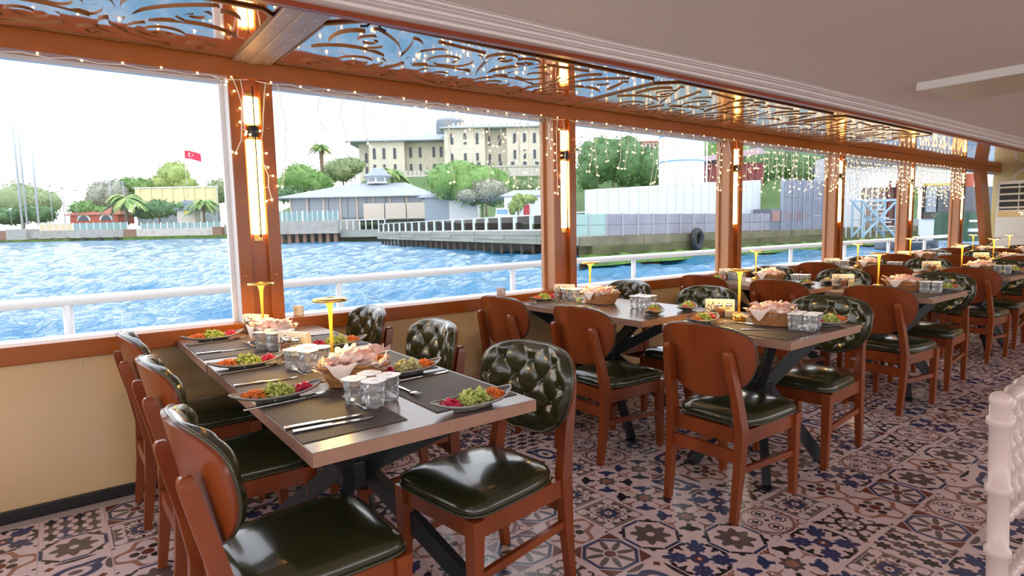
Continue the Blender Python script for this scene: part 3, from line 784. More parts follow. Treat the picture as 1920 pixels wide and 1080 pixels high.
# clip bracket at the red trim
cb = thing('ceiling_bracket', 'small dark metal clip bracket on the red trim above second window', 'bracket', (edge_x(1.18) - .03, 1.18, 2.18))
m = MB(); m.tube([(-.03, -.06, -.012), (-.025, -.03, -.008), (-.01, -.02, .004), (.02, 0, .004), (-.01, .02, .004), (-.025, .03, -.008), (-.03, .06, -.012)], .006, 6); m.build('clip', BLACK, cb)
m = MB(); m.box((.015, -.012, -.004), (.055, .012, .012)); m.build('tab', BLACK, cb)

# ------------------------------------------------------------------ air duct box on the ceiling, air conditioner
du = thing('ceiling_duct_box', 'white framed box hanging under the ceiling at upper right', 'duct', (1.74, 4.88, 2.236))
m = MB(); m.bbox((0, 0, -.055), (2.2, .03, 0), .004); m.build('front_lip', mat('duct_white', (0.70, 0.66, 0.64), 0.45), du)
m = MB(); m.bbox((.02, .03, -.04), (2.2, .80, 0), .004); m.build('box_panel', mat('duct_cream', (0.56, 0.47, 0.34), 0.4), du)
ac = thing('air_conditioner', 'white floor standing air conditioner with digital display by bow wall', 'air conditioner', (.16, 13.15, 0))
ACW = mat('ac_plastic', (0.78, 0.75, 0.67), 0.35)
m = MB(); m.bbox((0, 0, 0), (.62, .40, 1.92), .012); m.build('body', ACW, ac)
m = MB(); m.box((.04, -.004, 1.42), (.58, .0, 1.86)); gr = m.build('louver_frame', mat('ac_black', (0.01, 0.01, 0.012), 0.4), ac)
for k in range(4):
    m = MB(); m.beam((.04, -.012, 1.46 + k * .115), (.58, -.012, 1.46 + k * .115), .018, .030); m.build('louver', mat('ac_louver', (0.72, 0.66, 0.52), 0.35), gr)
m = MB(); m.box((.30, -.016, 1.42), (.315, -.004, 1.86)); m.build('louver_bar', mat('ac_louver'), gr)
m = MB(); m.bbox((.03, -.006, 1.30), (.59, 0, 1.40), .002); pn = m.build('display_panel', mat('ac_gold', (0.55, 0.40, 0.20), 0.3, metal=.4), ac)
tm = text_mesh('\u00b027', .075); tm.materials.append(mat('digit_glow', (1, 1, 1), emit=(1, 1, 1), estr=3))
o = link('display_digits', tm, pn, (.36, -.0075, 1.35)); o.rotation_euler = (PI / 2, 0, 0)
m = MB(); m.box((.02, -.003, .95), (.60, 0, .955)); m.build('panel_seam', mat('ac_seam', (0.3, 0.28, 0.24)), ac)
pp = MB(); pp.tube([(.25, 13.80, 1.90), (.25, 13.80, 2.05), (.33, 13.80, 2.13), (.5, 13.80, 2.15), (1.2, 13.80, 2.15)], .03, 8)
tag(pp.build('coolant_pipe', mat('pipe_cream', (0.6, 0.5, 0.35), 0.4)), 'cream insulated pipe bending above the air conditioner', 'pipe')

# ------------------------------------------------------------------ wall lamps in the post recesses
def make_wall_lamp():
    t = thing('wall_lamp', None, None)
    m = MB(); m.box((-.028, -.022, 1.24), (-.022, .022, 2.03)); m.build('backplate', mat('lamp_brass', (0.55, 0.36, 0.12), 0.35, metal=1.0), t)
    for z0, z1 in ((1.275, 1.785), (1.865, 2.01)):
        m = MB(); m.bbox((-.020, -.038, z0), (.004, .038, z1), .008); m.build('light_tube', LAMPGLOW, t)
    m = MB(); m.lathe([(0, 1.79), (.026, 1.795), (.029, 1.80), (.029, 1.85), (.026, 1.855), (0, 1.855)], 14, c=(.0, 0, 0)); m.build('holder', BLACK, t)
    m = MB(); m.tube([(.022, .004, 2.06), (.022, .004, 1.26)], .0034, 6); m.tube([(.022, -.006, 1.80), (.022, -.002, 1.26)], .002, 6); m.build('rod', BLACK, t)
    return t
for k in range(1, 7):
    place('walllamp', make_wall_lamp, 'glowing vertical tube lamp on the %s window post from the left' % ['', 'first', 'second', 'third', 'fourth', 'fifth', 'sixth'][k], 'lamp', (0, POSTS[k], 0), 0, 'tube lamps on the window posts')

# ------------------------------------------------------------------ icicle string lights
def curtain(k, spec, label):
    """spec: list of (y, length)"""
    rr = random.Random(100 + k)
    y0 = POSTS[k] + .02; y1 = POSTS[k + 1] - .02
    t = thing('string_lights', label, 'string lights', (.030, y0, 2.088), 0, 'icicle string lights along the windows')
    m = MB(); n = 24
    m.tube([(rr.uniform(-.003, .003), (y1 - y0) * i / n, -.012 * math.sin(PI * ((i * .5) % 1)) + rr.uniform(-.003, .003)) for i in range(n + 1)], .0022, 5); m.build('top_wire', WIRE, t)
    bulbs = MB()
    for i in range(14): bulbs.ball((.003, (y1 - y0) * (i + .5) / 14, -.004 + rr.uniform(-.008, .012)), .0055, 6)
    for y, ln in spec:
        pts = []; z = 0; x = 0; yy = y - y0; n = max(3, int(ln / .06)); drift = rr.choice((-1, 1)) * rr.uniform(0, .05)
        tw = MB()
        for i in range(n + 1):
            q = i / n
            pts.append((.002 + rr.uniform(-.004, .004), yy + drift * math.sin(PI * q) + rr.uniform(-.007, .007), -ln * q))
        tw.tube(pts, .0024, 5)
        for p in pts[1:]:
            if rr.random() < .85:
                e = (p[0] + rr.uniform(-.008, .008), p[1] + rr.choice((-1, 1)) * rr.uniform(.015, .034), p[2] - rr.uniform(.0, .02))
                tw.tube([p, e], .0014, 4); bulbs.ball(e, .0062, 6)
        bulbs.ball((pts[-1][0], pts[-1][1], pts[-1][2] - .006), .0065, 6)
        tw.build('light_strand', WIRE, t)
    o = bulbs.build('bulbs', BULB, t); o['kind'] = 'stuff'
rs = random.Random(5)
def spread(k, n, lo, hi, y0=None, y1=None):
    a = POSTS[k] + .1 if y0 is None else y0; b = POSTS[k + 1] - .02 if y1 is None else y1
    return [(lerp(a, b, (i + rs.uniform(.2, .8)) / n), rs.uniform(lo, hi)) for i in range(n)]
curtain(0, [(.70, .06), (.79, .38), (.835, .28)], 'string of few tiny warm lights along the top of the left window')
curtain(1, [(.955, .62), (1.02, .55)] + spread(1, 9, .05, .30, 1.2, 2.3) + spread(1, 13, .16, .52, 2.1, 3.02) + [(3.04, .55), (3.10, .40)], 'sparse icicle string lights hanging in the window with the palace view')
curtain(2, spread(2, 22, .18, .50), 'icicle string lights hanging in the third window from the left')
curtain(3, spread(3, 32, .20, .48), 'dense icicle string lights hanging in the fourth window from the left')
curtain(4, spread(4, 40, .22, .60), 'dense icicle string lights hanging in the fifth window from the left')
curtain(5, spread(5, 38, .25, .62), 'dense icicle string lights hanging in the last wide window')

# ------------------------------------------------------------------ table lamps
def make_table_lamp():
    t = thing('table_lamp', None, None)
    m = MB(); m.lathe([(0, 0), (.034, 0), (.036, .003), (.036, .032), (.034, .036), (.012, .038), (.0, .038)], 24); m.build('base', GOLD, t)
    m = MB(); m.lathe([(.0062, .036), (.0060, .12), (.0068, .20), (.009, .245), (.013, .262), (.020, .270), (.020, .272)], 14); m.build('pole', mat('satin_gold_pole', (0.92, 0.56, 0.06), 0.42, metal=.35), t)
    m = MB(); m.lathe([(0, .272), (.060, .272), (.064, .275), (.064, .280), (.060, .284), (.022, .286), (.020, .284), (0, .284)], 28); m.build('disc_shade', GOLD, t)
    m = MB(); m.lathe([(.021, .2712), (.050, .2712)], 20); m.build('light_ring', mat('table_lamp_glow', (1, .8, .4), emit=(1, .62, .18), estr=90), t)
    return t
def tl(x, y, label): place('tablelamp', make_table_lamp, label, 'lamp', (x, y, .75), 0, 'gold table lamps')
tl(.30, .80, 'gold disc table lamp standing before the first post on the nearest row'); tl(1.255, .80, 'gold disc table lamp beside front bread basket on the nearest row')
LX = [(), (.44, 1.60), (.44, 1.47), (.42, 1.40), (.20, 1.12), (.33, .78)]
for r in range(1, 6):
    tl(LX[r][0], TY[r] + .40, 'gold disc table lamp on the wall table of the %s row' % ROWN[r]); tl(LX[r][1], TY[r] + .40, 'gold disc table lamp on the aisle table of the %s row' % ROWN[r])

# ------------------------------------------------------------------ bread baskets with wrapped bread
WICK = mat('wicker', (0.52, 0.24, 0.085), 0.5, noise=(60, (0.36, 0.15, 0.05)))
PAPER = mat('wrap_paper', (0.93, 0.82, 0.78), 0.3, noise=(45, (0.86, 0.52, 0.46)))
PAPER2 = mat('liner_paper', (0.90, 0.74, 0.66), 0.5)
BREAD = mat('bread_wrap', (0.92, 0.76, 0.70), 0.25, noise=(40, (0.82, 0.36, 0.24)), coat=.5, bump=(70, .5, .004))
def rrect(a, b, r, q):
    """point of a rounded rectangle outline, q in 0..1"""
    th = 2 * PI * q; c, s = math.cos(th), math.sin(th); f = lambda v: math.copysign(abs(v) ** .42, v)
    return a * f(c), b * f(s)
def make_basket():
    t = thing('bread_basket', None, None)
    N = 224
    def wall_(u, v):
        rows = v * 13
        a = lerp(.088, .118, v); b = lerp(.058, .080, v)
        x, y = rrect(a, b, .02, u)
        k = .0022 * math.sin(PI * v * 11) ** 2 * math.cos(PI * (u * 56 + int(v * 11 - 1e-6)))
        l = math.hypot(x, y); return (x * (1 + k / l), y * (1 + k / l), .004 + .068 * v)
    m = MB(); m.grid(wall_, N, 44, cu=True, smooth=True); bd = m.build('woven_body', WICK, t)
    m = MB(); m.prism([rrect(.088, .058, .02, i / 40) for i in range(40)], 0, .006); m.build('basket_base', WICK, t)
    m = MB(); m.tube([(*rrect(.119, .081, 0, i / 90), .073 + .0022 * math.sin(i * 2.1)) for i in range(90)], .0055, 7, closed=True); m.build('braided_rim', WICK, t)
    m = MB(); rr = random.Random(4); ph = [rr.uniform(0, 6) for _ in range(5)]
    def liner(u, v):
        x, y = rrect(lerp(.07, .112, v), lerp(.04, .075, v), 0, u)
        z = .03 + .045 * v + v * (.016 * math.sin(u * 2 * PI * 4 + ph[0]) + .010 * math.sin(u * 2 * PI * 9 + ph[1]))
        return (x, y, z)
    m.grid(liner, 60, 5, cu=True)
    for sx0, sx1, yy, dr in ((-.10, .02, -.078, .045), (.03, .115, -.076, .016), (-.09, .08, .078, .03)):
        sg = -1 if yy < 0 else 1
        m.grid(lambda u, v: (lerp(sx0, sx1, u), yy + sg * (.004 + .012 * math.sin(v * 2.2)), .082 + .012 * math.sin(v * PI * .6) - dr * v * v * (1 - abs(2 * u - 1)) * 1.6 + .003 * math.sin(u * 17)), 14, 6)
    m.build('paper_liner', PAPER2, t)
    return t
def make_bread(seed):
    def f():
        rr = random.Random(seed)
        t = thing('wrapped_bread', None, None)
        ph = [rr.uniform(0, 6.28) for _ in range(8)]
        def body(u, v):
            th = 2 * PI * u; q = v * 2 - 1
            r = .030 * max(0, 1 - abs(q) ** 2.6) ** .5
            r *= 1 + .13 * math.sin(5 * th + ph[0] + 5 * q) + .09 * math.sin(8 * th + ph[1] - 9 * q)
            return (q * .048, r * 1.1 * math.cos(th), r * .85 * math.sin(th))
        m = MB(); m.grid(lambda u, v: body(u, v), 30, 20, cu=True); m.build('bread_roll', BREAD, t)
        for s in (-1, 1):
            def fan(u, v):
                a = (u - .5) * 2.2; l = .010 + .040 * v * (1 + .25 * math.sin(u * 19 + ph[4]))
                return (s * (.044 + l * math.cos(a)), l * math.sin(a) * 1.0, .006 * math.sin(u * 22 + ph[3]) * v + .018 * v * (1 if s > 0 else .5) + .002)
            m = MB(); m.grid(fan, 16, 4); m.grid(lambda u, v: (fan(u, v)[0], fan(u, v)[1], fan(u, v)[2] - .0012), 16, 4, flip=True); m.build('wrapper_end', PAPER, t)
        return t
    return f
def basket(x, y, where, rz=0, n=6):
    place('basket', make_basket, 'wicker bread basket lined with pink paper on %s' % where, 'basket', (x, y, .753), rz, 'wicker bread baskets')
    rr = random.Random(int(x * 100 + y * 10))
    spots = [(-.050, -.025, .055, .3), (.045, -.022, .055, 2.0), (-.01, .028, .058, 1.2), (-.055, .015, .082, .9), (.035, .012, .088, -.5), (-.005, -.018, .096, .2)]
    for i in range(n):
        a, b, z, q = spots[i]; c, s = math.cos(rz), math.sin(rz); wx, wy = a * c - b * s, a * s + b * c
        rt_ = wx * CR.x + wy * CR.y; fw = wx * CF.x + wy * CF.y
        pos = ('left' if rt_ < -.018 else 'right' if rt_ > .018 else 'middle') + ' ' + ('back' if fw > 0 else 'front')
        o = place('bread%d' % (i % 3), make_bread(i % 3), '%s pink wrapped bread roll at %s of basket on %s' % ('lower' if z < .07 else 'upper', pos, where), 'bread', (x + wx, y + wy, .753 + z), rz + q, 'wrapped bread on ' + where)
        o.rotation_euler = (rr.uniform(-.4, .4), rr.uniform(-.25, .25), rz + q + rr.uniform(-.3, .3))
W1, W2 = 'nearest row wall table', 'nearest row aisle end'
basket(.47, .80, W1, .12); basket(1.47, .80, W2, 1.15)
BASK = [(), (.55, 1.80), (.58, 1.65), (.55, 1.56), (.38, 1.30), (.50, 1.0)]
for r in range(1, 6):
    basket(BASK[r][0], TY[r] + .40, '%s row wall table' % ROWN[r], .15, 6 if r < 4 else 4); basket(BASK[r][1], TY[r] + .39, '%s row aisle table' % ROWN[r], .2, 6 if r < 4 else 4)

# ------------------------------------------------------------------ sealed water cups
CUPG = glass_mat('clear_cup', (0.96, 0.97, 0.98), .3, .02)
_n = CUPG.node_tree; _d = _n.nodes.new('ShaderNodeBsdfDiffuse'); _d.inputs[0].default_value = (.86, .87, .89, 1); _m = _n.nodes.new('ShaderNodeMixShader'); _m.inputs[0].default_value = .12
_o = [q for q in _n.nodes if q.type == 'OUTPUT_MATERIAL'][0]; _s = _o.inputs[0].links[0].from_socket
_n.links.new(_s, _m.inputs[1]); _n.links.new(_d.outputs[0], _m.inputs[2]); _n.links.new(_m.outputs[0], _o.inputs[0])
FOIL = mat('cup_foil', (0.92, 0.92, 0.94), 0.3, bump=(90, .25, .002))
def make_cup():
    t = thing('water_cup', None, None)
    prof = [(.0, 0), (.022, 0), (.024, .003), (.0235, .010), (.0265, .014), (.0265, .030), (.0245, .034), (.0245, .040), (.0275, .044), (.0285, .060), (.0265, .064), (.0290, .068), (.0290, .072), (0, .072)]
    m = MB()
    vs = []; fs = []; n = 24
    for r, z in prof:
        for k in range(n):
            a = 2 * PI * k / n; rr = 1.13 * r * (1 + .085 * math.cos(4 * a)) * (1 - .03 * math.cos(8 * a)); vs.append((rr * math.cos(a + PI / 4), rr * math.sin(a + PI / 4), z * 1.1))
    for i in range(len(prof) - 1):
        for k in range(n): fs.append((i * n + k, i * n + (k + 1) % n, (i + 1) * n + (k + 1) % n, (i + 1) * n + k))
    m.add(vs, fs, 0, True); m.build('cup', CUPG, t)
    m = MB(); pl = [(.0365 * (1 + .07 * math.cos(4 * a)) * math.cos(a + PI / 4), .0365 * (1 + .07 * math.cos(4 * a)) * math.sin(a + PI / 4)) for a in [2 * PI * i / 32 for i in range(32)]]
    m.prism(pl, .0792, .0815); ld = m.build('foil_lid', FOIL, t)
    m = MB(); m.prism([(.012 * math.cos(a), .012 * math.sin(a)) for a in [2 * PI * i / 12 for i in range(12)]], .0815, .082); m.build('lid_emboss', mat('foil_print', (0.62, 0.64, 0.68), .3), ld)
    return t
def cupname(i, rz):
    q = [(-.037, -.037), (.037, -.037), (.037, .037), (-.037, .037)]; c, s = math.cos(rz), math.sin(rz)
    w = [((a * c - b * s) * CR.x + (a * s + b * c) * CR.y, (a * c - b * s) * CF.x + (a * s + b * c) * CF.y) for a, b in q]
    od = sorted(range(4), key=lambda j: w[j][0])
    ends = {od[0]: 'leftmost', od[3]: 'rightmost'}
    if i in ends: return ends[i]
    a, b = od[1], od[2]; return 'nearest' if w[i][1] == min(w[a][1], w[b][1]) else 'farthest'
def cups(x, y, where, n=4, rz=.15):
    for i in range(n):
        a, b = [(-.037, -.037), (.037, -.037), (.037, .037), (-.037, .037)][i]; c, s = math.cos(rz), math.sin(rz)
        place('cup', make_cup, '%s sealed water cup of four %s' % (cupname(i, rz), where), 'cup', (x + a * c - b * s, y + a * s + b * c, .753), rz, 'water cups ' + where)
cups(1.735, .745, 'before the front basket, nearest row', 4, .5); cups(1.135, .745, 'before the front lamp, nearest row', 4, .5); cups(.62, .765, 'behind the mid card holder, nearest row', 4, .5)
CUPX = [(), (.27, .92, 1.985), (.25, .86, 1.84), (.25, .80, 1.74), (.60, 1.45), (.70, 1.18)]
for r in range(1, 6):
    for j, x in enumerate(CUPX[r]):
        last = j == len(CUPX[r]) - 1
        cups(x, TY[r] + (.36 if last else .40), ('on the aisle table, %s row' % ROWN[r]) if last else ('%s basket on wall table, %s row' % ('left of' if j == 0 else 'right of', ROWN[r])), 4, .2)
# small butter cup
bc = thing('butter_tub', 'small green and yellow butter tub beside basket on second row', 'tub', (.42, TY[1] + .31, .753))
m = MB(); m.lathe([(0, 0), (.018, 0), (.021, .026), (0, .026)], 14); m.build('tub', mat('tub_yellow', (.75, .62, .2), .4), bc)
m = MB(); m.lathe([(0, .026), (.023, .026), (.023, .029), (0, .029)], 14); m.build('tub_lid', mat('tub_green', (.25, .5, .2), .35), bc)

# ------------------------------------------------------------------ menu card holders, salt and pepper
CARD = mat('card_holder', (0.83, 0.72, 0.56), 0.45)
INK = mat('dark_ink', (0.03, 0.022, 0.02), 0.5)
def make_holder():
    t = thing('napkin_holder', None, None)
    m = MB(); m.bbox((-.080, -.016, 0), (.080, .016, .094), .002); bd = m.build('holder_box', CARD, t)
    m = MB()
    pet = [[(0, .0), (-.010, .022), (0, .046), (.010, .022)], [(-.004, .002), (-.028, .012), (-.026, .036), (-.008, .020)], [(.004, .002), (.028, .012), (.026, .036), (.008, .020)],
           [(-.006, 0), (-.034, -.002), (-.040, .016), (-.016, .010)], [(.006, 0), (.034, -.002), (.040, .016), (.016, .010)]]
    for pl in pet:
        for a, b in zip(pl, pl[1:] + pl[:1]): m.beam((-.038 + a[0] * 1.0, -.0166, .024 + a[1] * 1.25), (-.038 + b[0] * 1.0, -.0166, .024 + b[1] * 1.25), .0028, .001, up=(0, 1, 0))
    m.build('lotus_emblem', INK, bd)
    m = MB()
    for pl in pet:
        for a, b in zip(pl, pl[1:] + pl[:1]): m.beam((.03 + a[0] * .8, .0166, .040 + a[1] * .8), (.03 + b[0] * .8, .0166, .040 + b[1] * .8), .0022, .001, up=(0, 1, 0))
    m.build('lotus_emblem', INK, bd)
    m = MB(); m.box((-.074, -.012, .094), (.074, .012, .096)); m.build('napkins', mat('napkin_white', (.85, .84, .82), .6), t)
    return t
def make_jar(kind):
    def f():
        t = thing('spice_jar', None, None)
        m = MB(); pl = lambda h, z: [(h * a * 1.12, h * b * 1.12, z) for a, b in ((-1, -.8), (-.8, -1), (.8, -1), (1, -.8), (1, .8), (.8, 1), (-.8, 1), (-1, .8))]
        vs = pl(.020, 0) + pl(.021, .004) + pl(.021, .048) + pl(.015, .058) + pl(.015, .064)
        m.add(vs, [tuple(reversed(range(8)))] + [(i * 8 + k, i * 8 + (k + 1) % 8, i * 8 + 8 + (k + 1) % 8, i * 8 + 8 + k) for i in range(4) for k in range(8)] + [tuple(range(32, 40))])
        m.build('jar_glass', glass_mat('jar_glass', (1, 1, 1), .06), t)
        m = MB(); v2 = pl(.0185, .003) + pl(.0185, .046); m.add(v2, [tuple(reversed(range(8)))] + [(k, (k + 1) % 8, 8 + (k + 1) % 8, 8 + k) for k in range(8)] + [tuple(range(8, 16))])
        m.build('spice_fill', mat('spice_brown', (0.42, 0.17, 0.07), .8, noise=(220, (.25, .09, .03))) if kind == 0 else mat('spice_salt', (0.82, 0.68, 0.45), .8), t)
        m = MB(); m.lathe([(0, .062), (.018, .062), (.0185, .065), (.0185, .076), (.016, .080), (0, .081)], 18); m.build('jar_cap', STEEL, t)
        return t
    return f
def condiments(x, y, where, rz=.52):
    c, s = math.cos(rz), math.sin(rz)
    place('holder', make_holder, 'cream napkin holder with a dark lotus emblem %s' % where, 'napkin holder', (x, y, .753), rz, 'napkin holders')
    for key, kind, lab, a, b in (('jar0', 0, 'square jar of brown spice', .000, -.046), ('jar1', 1, 'square jar of pale salt', .050, -.044)):
        place(key, make_jar(kind), '%s before the napkin holder %s' % (lab, where), 'jar', (x + a * c - b * s, y + a * s + b * c, .753), rz + .1, 'spice jars')
condiments(.08, .82, 'by first post, nearest row'); condiments(.80, .80, 'mid nearest row')
CONX = [(), (.085, 1.44), (.10, 1.18), (.10, 1.12), (.10, .98), (.10, .62)]
for r in range(1, 6):
    condiments(CONX[r][0], TY[r] + .48, 'by window, %s row' % ROWN[r]); condiments(CONX[r][1], TY[r] + .46, 'on %s row %s' % (ROWN[r], 'aisle table' if r < 4 else 'mid table'))

# ------------------------------------------------------------------ plates and salads
def plate_pt(s, t, off=0.0):
    """boat shaped dish, long axis along local y"""
    wd = .058 * max(0.0, 1 - abs(s) ** 2.4) ** .75
    z = .010 + .030 * abs(s) ** 2.6 + .012 * t * t * (1 - s * s) - off
    return (t * wd, s * .145, z)
def make_plate():
    t = thing('salad_plate', None, None)
    m = MB(); S = [-math.cos(PI * i / 28) for i in range(29)]
    f = lambda u, v, o=0.0: plate_pt(S[int(round(u * 28))], v * 2 - 1, o)
    m.grid(lambda u, v: f(u, v), 28, 10, flip=True); m.grid(lambda u, v: tuple(a * b for a, b in zip(f(u, v, .005), (1, 1, 1))), 28, 10)
    e = [plate_pt(s, 1) for s in S] + [plate_pt(s, -1) for s in reversed(S)]; e2 = [(a, b, c - .005) for a, b, c in e]; n = len(e)
    m.add(e + e2, [(i, (i + 1) % n, n + (i + 1) % n, n + i) for i in range(n)], 0, True)
    m.prism([(.03 * math.cos(a), .07 * math.sin(a)) for a in [2 * PI * i / 20 for i in range(20)]], 0, .007)
    m.build('dish', PLATE, t)
    m = MB(); m.tube([(a * 1.0, b, c + .0005) for a, b, c in e[1:28] + e[30:57]], .0026, 5, closed=True); m.build('dish_rim', mat('plate_rim', (0.36, 0.34, 0.34), .25), t)
    return t
CARROT = mat('carrot', (0.85, 0.19, 0.025), 0.4, noise=(40, (0.90, 0.28, 0.05))); LETT = mat('lettuce', (0.40, 0.52, 0.06), 0.4, noise=(45, (0.76, 0.80, 0.34)), sss=.1)
LETT2 = mat('pale_lettuce', (0.72, 0.70, 0.30), 0.4, noise=(45, (0.80, 0.78, 0.50))); BEET = mat('beet', (0.42, 0.012, 0.05), 0.3, noise=(50, (0.60, 0.02, 0.08)))
def heap(seed, n, cy, ry, rx, h, kind):
    rr = random.Random(seed); m = MB()
    for i in range(n):
        a = rr.uniform(0, 2 * PI); q = rr.random() ** .5; x = rx * q * math.cos(a); y = cy + ry * q * math.sin(a); z = .013 + h * (1 - q * q) * rr.uniform(.3, 1) + .02 * abs(y / .145) ** 2.6
        M_ = Matrix.Translation((x, y, z)) @ Euler((rr.uniform(-.7, .7), rr.uniform(-.7, .7), rr.uniform(0, 6.3))).to_matrix().to_4x4()
        if kind == 'shred': m.tube([(-.011, 0, 0), (-.003, .0015, .0022), (.005, 0, .002), (.011, -.002, 0)], .0017, 4, M=M_)
        elif kind == 'leaf':
            w = rr.uniform(.009, .016)
            m.grid(lambda u, v: ((u - .5) * w * 1.5, (v - .5) * w, .004 * math.sin(u * 5 + i) + .004 * math.cos(v * 5) + .003 * math.sin(9 * u + 7 * v)), 4, 3, M=M_)
            if rr.random() < .35: m.bbox((-.005, -.003, 0), (.005, .003, .005), .001, M=M_)
        else: m.bbox((-.006, -.004, -.003), (.006, .004, .003), .0015, M=M_)
    return m
SAL = {}
def salad(x, y, rz, where, pale=False):
    place('plate', make_plate, 'grey boat shaped salad plate %s' % where, 'plate', (x, y, .753), rz, 'boat shaped salad plates')
    for nm, kind, mt, args, lab in (('carrot_shreds', 'shred', CARROT, (1, 110, -.072, .040, .034, .028), 'heap of shredded orange carrot'), ('chopped_lettuce', 'leaf', LETT2 if pale else LETT, (2, 95, .0, .058, .040, .042), 'heap of chopped %s lettuce' % ('pale' if pale else 'green')), ('beet_shreds', 'cube', BEET, (3, 70, .078, .034, .029, .022), 'heap of dark red beet')):
        key = nm + str(pale)
        if key not in SAL:
            SAL[key] = heap(*args, kind).mesh(nm, mt)
        o = link(nm, SAL[key], None, (x, y, .754), rz)
        tag(o, '%s %s' % (lab, where), 'salad', nm.replace('_', ' ') + ' on the plates', 'stuff')
def mat_(x0, y0, where, L=.45, Wd=.295):
    m = PROTO.get('placematmesh')
    if m is None:
        b = MB(); b.bbox((0, 0, 0), (L, Wd, .0022), .0006); m = PROTO['placematmesh'] = b.mesh('placemat', PLACEMAT)
    o = link('placemat', m, None, (x0, y0, .7503)); tag(o, 'dark woven placemat %s' % where, 'placemat', 'dark woven placemats')
def make_fork(L):
    def f():
        t = thing('fork', None, None)
        m = MB(); hl = L * .58
        m.beam((-L / 2, 0, .003), (-L / 2 + hl, 0, .004), .012, .003, w1=.006, h1=.003); m.build('handle', STEEL, t)
        m = MB(); x = -L / 2 + hl
        m.grid(lambda u, v: (x + u * L * .2, (v - .5) * (.006 + .018 * min(1, u * 1.6)), .004 + .004 * u - .003 * math.cos((v - .5) * 3)), 6, 4); m.grid(lambda u, v: (x + u * L * .2, (v - .5) * (.006 + .018 * min(1, u * 1.6)), .0025 + .004 * u - .003 * math.cos((v - .5) * 3)), 6, 4, flip=True)
        for k in range(4): yy = (k - 1.5) * .0062; m.beam((x + L * .19, yy, .0065), (x + L * .42, yy * 1.05, .010), .0032, .0018, w1=.0018)
        m.build('fork_head', STEEL, t); return t
    return f
def make_knife():
    t = thing('knife', None, None)
    m = MB(); m.bbox((-.11, -.007, .001), (-.005, .007, .007), .002); m.build('handle', STEEL, t)
    m = MB(); m.prism([(-.006, -.005), (.09, -.009), (.108, -.002), (.11, .004), (.10, .006), (-.006, .005)], .002, .0042); m.build('blade', STEEL, t)
    return t
def fork(x, y, rz, lab, L=.20): place('fork%.2f' % L, make_fork(L), lab, 'fork', (x, y, .7525), rz, 'forks on the tables')
def knife(x, y, rz, lab): place('knife', make_knife, lab, 'knife', (x, y, .7525), rz, 'knives on the tables')
H = PI / 2
POSN = ['by the window', 'in the middle', 'at the aisle end']
# nearest row, laid for six
for k, (px, mx0, py) in enumerate(((.20, .22, .585), (.95, .93, .565), (1.505, 1.51, .525))):
    wh = 'on the nearest row, camera side, %s' % POSN[k]
    mat_(mx0, .455, wh); salad(px, py, [.10, .06, .04][k], wh)
    fork(px + .050, py + .055, H + .10, 'large steel fork crossing a knife beside plate, nearest row, camera side, %s' % POSN[k]); knife(px + .060, py - .01, H + .06, 'steel knife under the fork, nearest row, camera side, %s' % POSN[k])
    fork(px + (.24 if k == 0 else .215), .695, PI, 'small steel dessert fork, nearest row, camera side, %s' % POSN[k], .17)
    knife(mx0 + .32, .560, H - .10, 'steel table knife, right of the fork, nearest row camera side, %s' % POSN[k])
    if k == 2: knife(mx0 + .365, .570, H - .10, 'second steel knife lying outermost at the near table corner')
for k, (px, mx0, py) in enumerate(((.79, .36, .99), (1.48, 1.01, .995), (1.985, 1.51, .955))):
    wh = 'on the nearest row, far side, %s' % POSN[k]
    mat_(mx0, .845, wh); salad(px, py, PI + [-.08, .0, .04][k], wh, pale=(k == 1))
    fork(mx0 + .19, .885, .0, 'small steel fork lying along the placemat, nearest row, far side, %s' % POSN[k], .17)
    knife(mx0 + .05, 1.02, H + .05, 'steel table knife beside the placemat edge, nearest row, far side, %s' % POSN[k])
nk = MB(); nk.bbox((.0, 0, 0), (.13, .10, .004), .001); tag(nk.build('folded_napkin', mat('napkin_white', (.85, .84, .82), .6), None, (.86, 1.03, .7528)), 'folded white napkin on the far side of the nearest row', 'napkin')
# the rows behind
for r in range(1, 6):
    y = TY[r]; d = DXR[r]
    rn = ROWN[r] + ' row'
    salad(.17, y + .20, .15, 'on %s, camera side, by the window' % rn); salad(1.53 + d, y + .17, .10, 'on %s, camera side, aisle table' % rn)
    salad(2.01 + d, y + .56, PI - .2, 'on %s, far side, at the aisle' % rn)
    if r < 3: salad(1.13 + d, y + .25, .55, 'on %s, camera side, wall table end' % rn); salad(1.17 + d, y + .52, PI + .5, 'on %s, far side, wall table end' % rn, r == 2)
    mat_(1.62 + d, y + .03, 'on %s, camera side, aisle table' % rn); mat_(.20, y + .03, 'on %s, camera side, wall table' % rn); mat_(1.45 + d, y + .385, 'on %s, far side, aisle table' % rn)
    if r < 4:
        fork(1.70 + d, y + .30, PI + .1, 'small steel fork before the basket, %s' % rn, .17); knife(1.86 + d, y + .20, .9, 'steel knife near the table corner, %s' % rn); fork(1.60 + d, y + .19, H, 'large steel fork beside the plate, %s' % rn)
        knife(.24, y + .17, H, 'steel knife on the wall table, %s' % rn); fork(.29, y + .20, H - .2, 'large steel fork on the wall table, %s' % rn)
    if r < 3: knife(.62, y + .17, .3, 'steel knife before the basket on the wall table, %s' % rn)
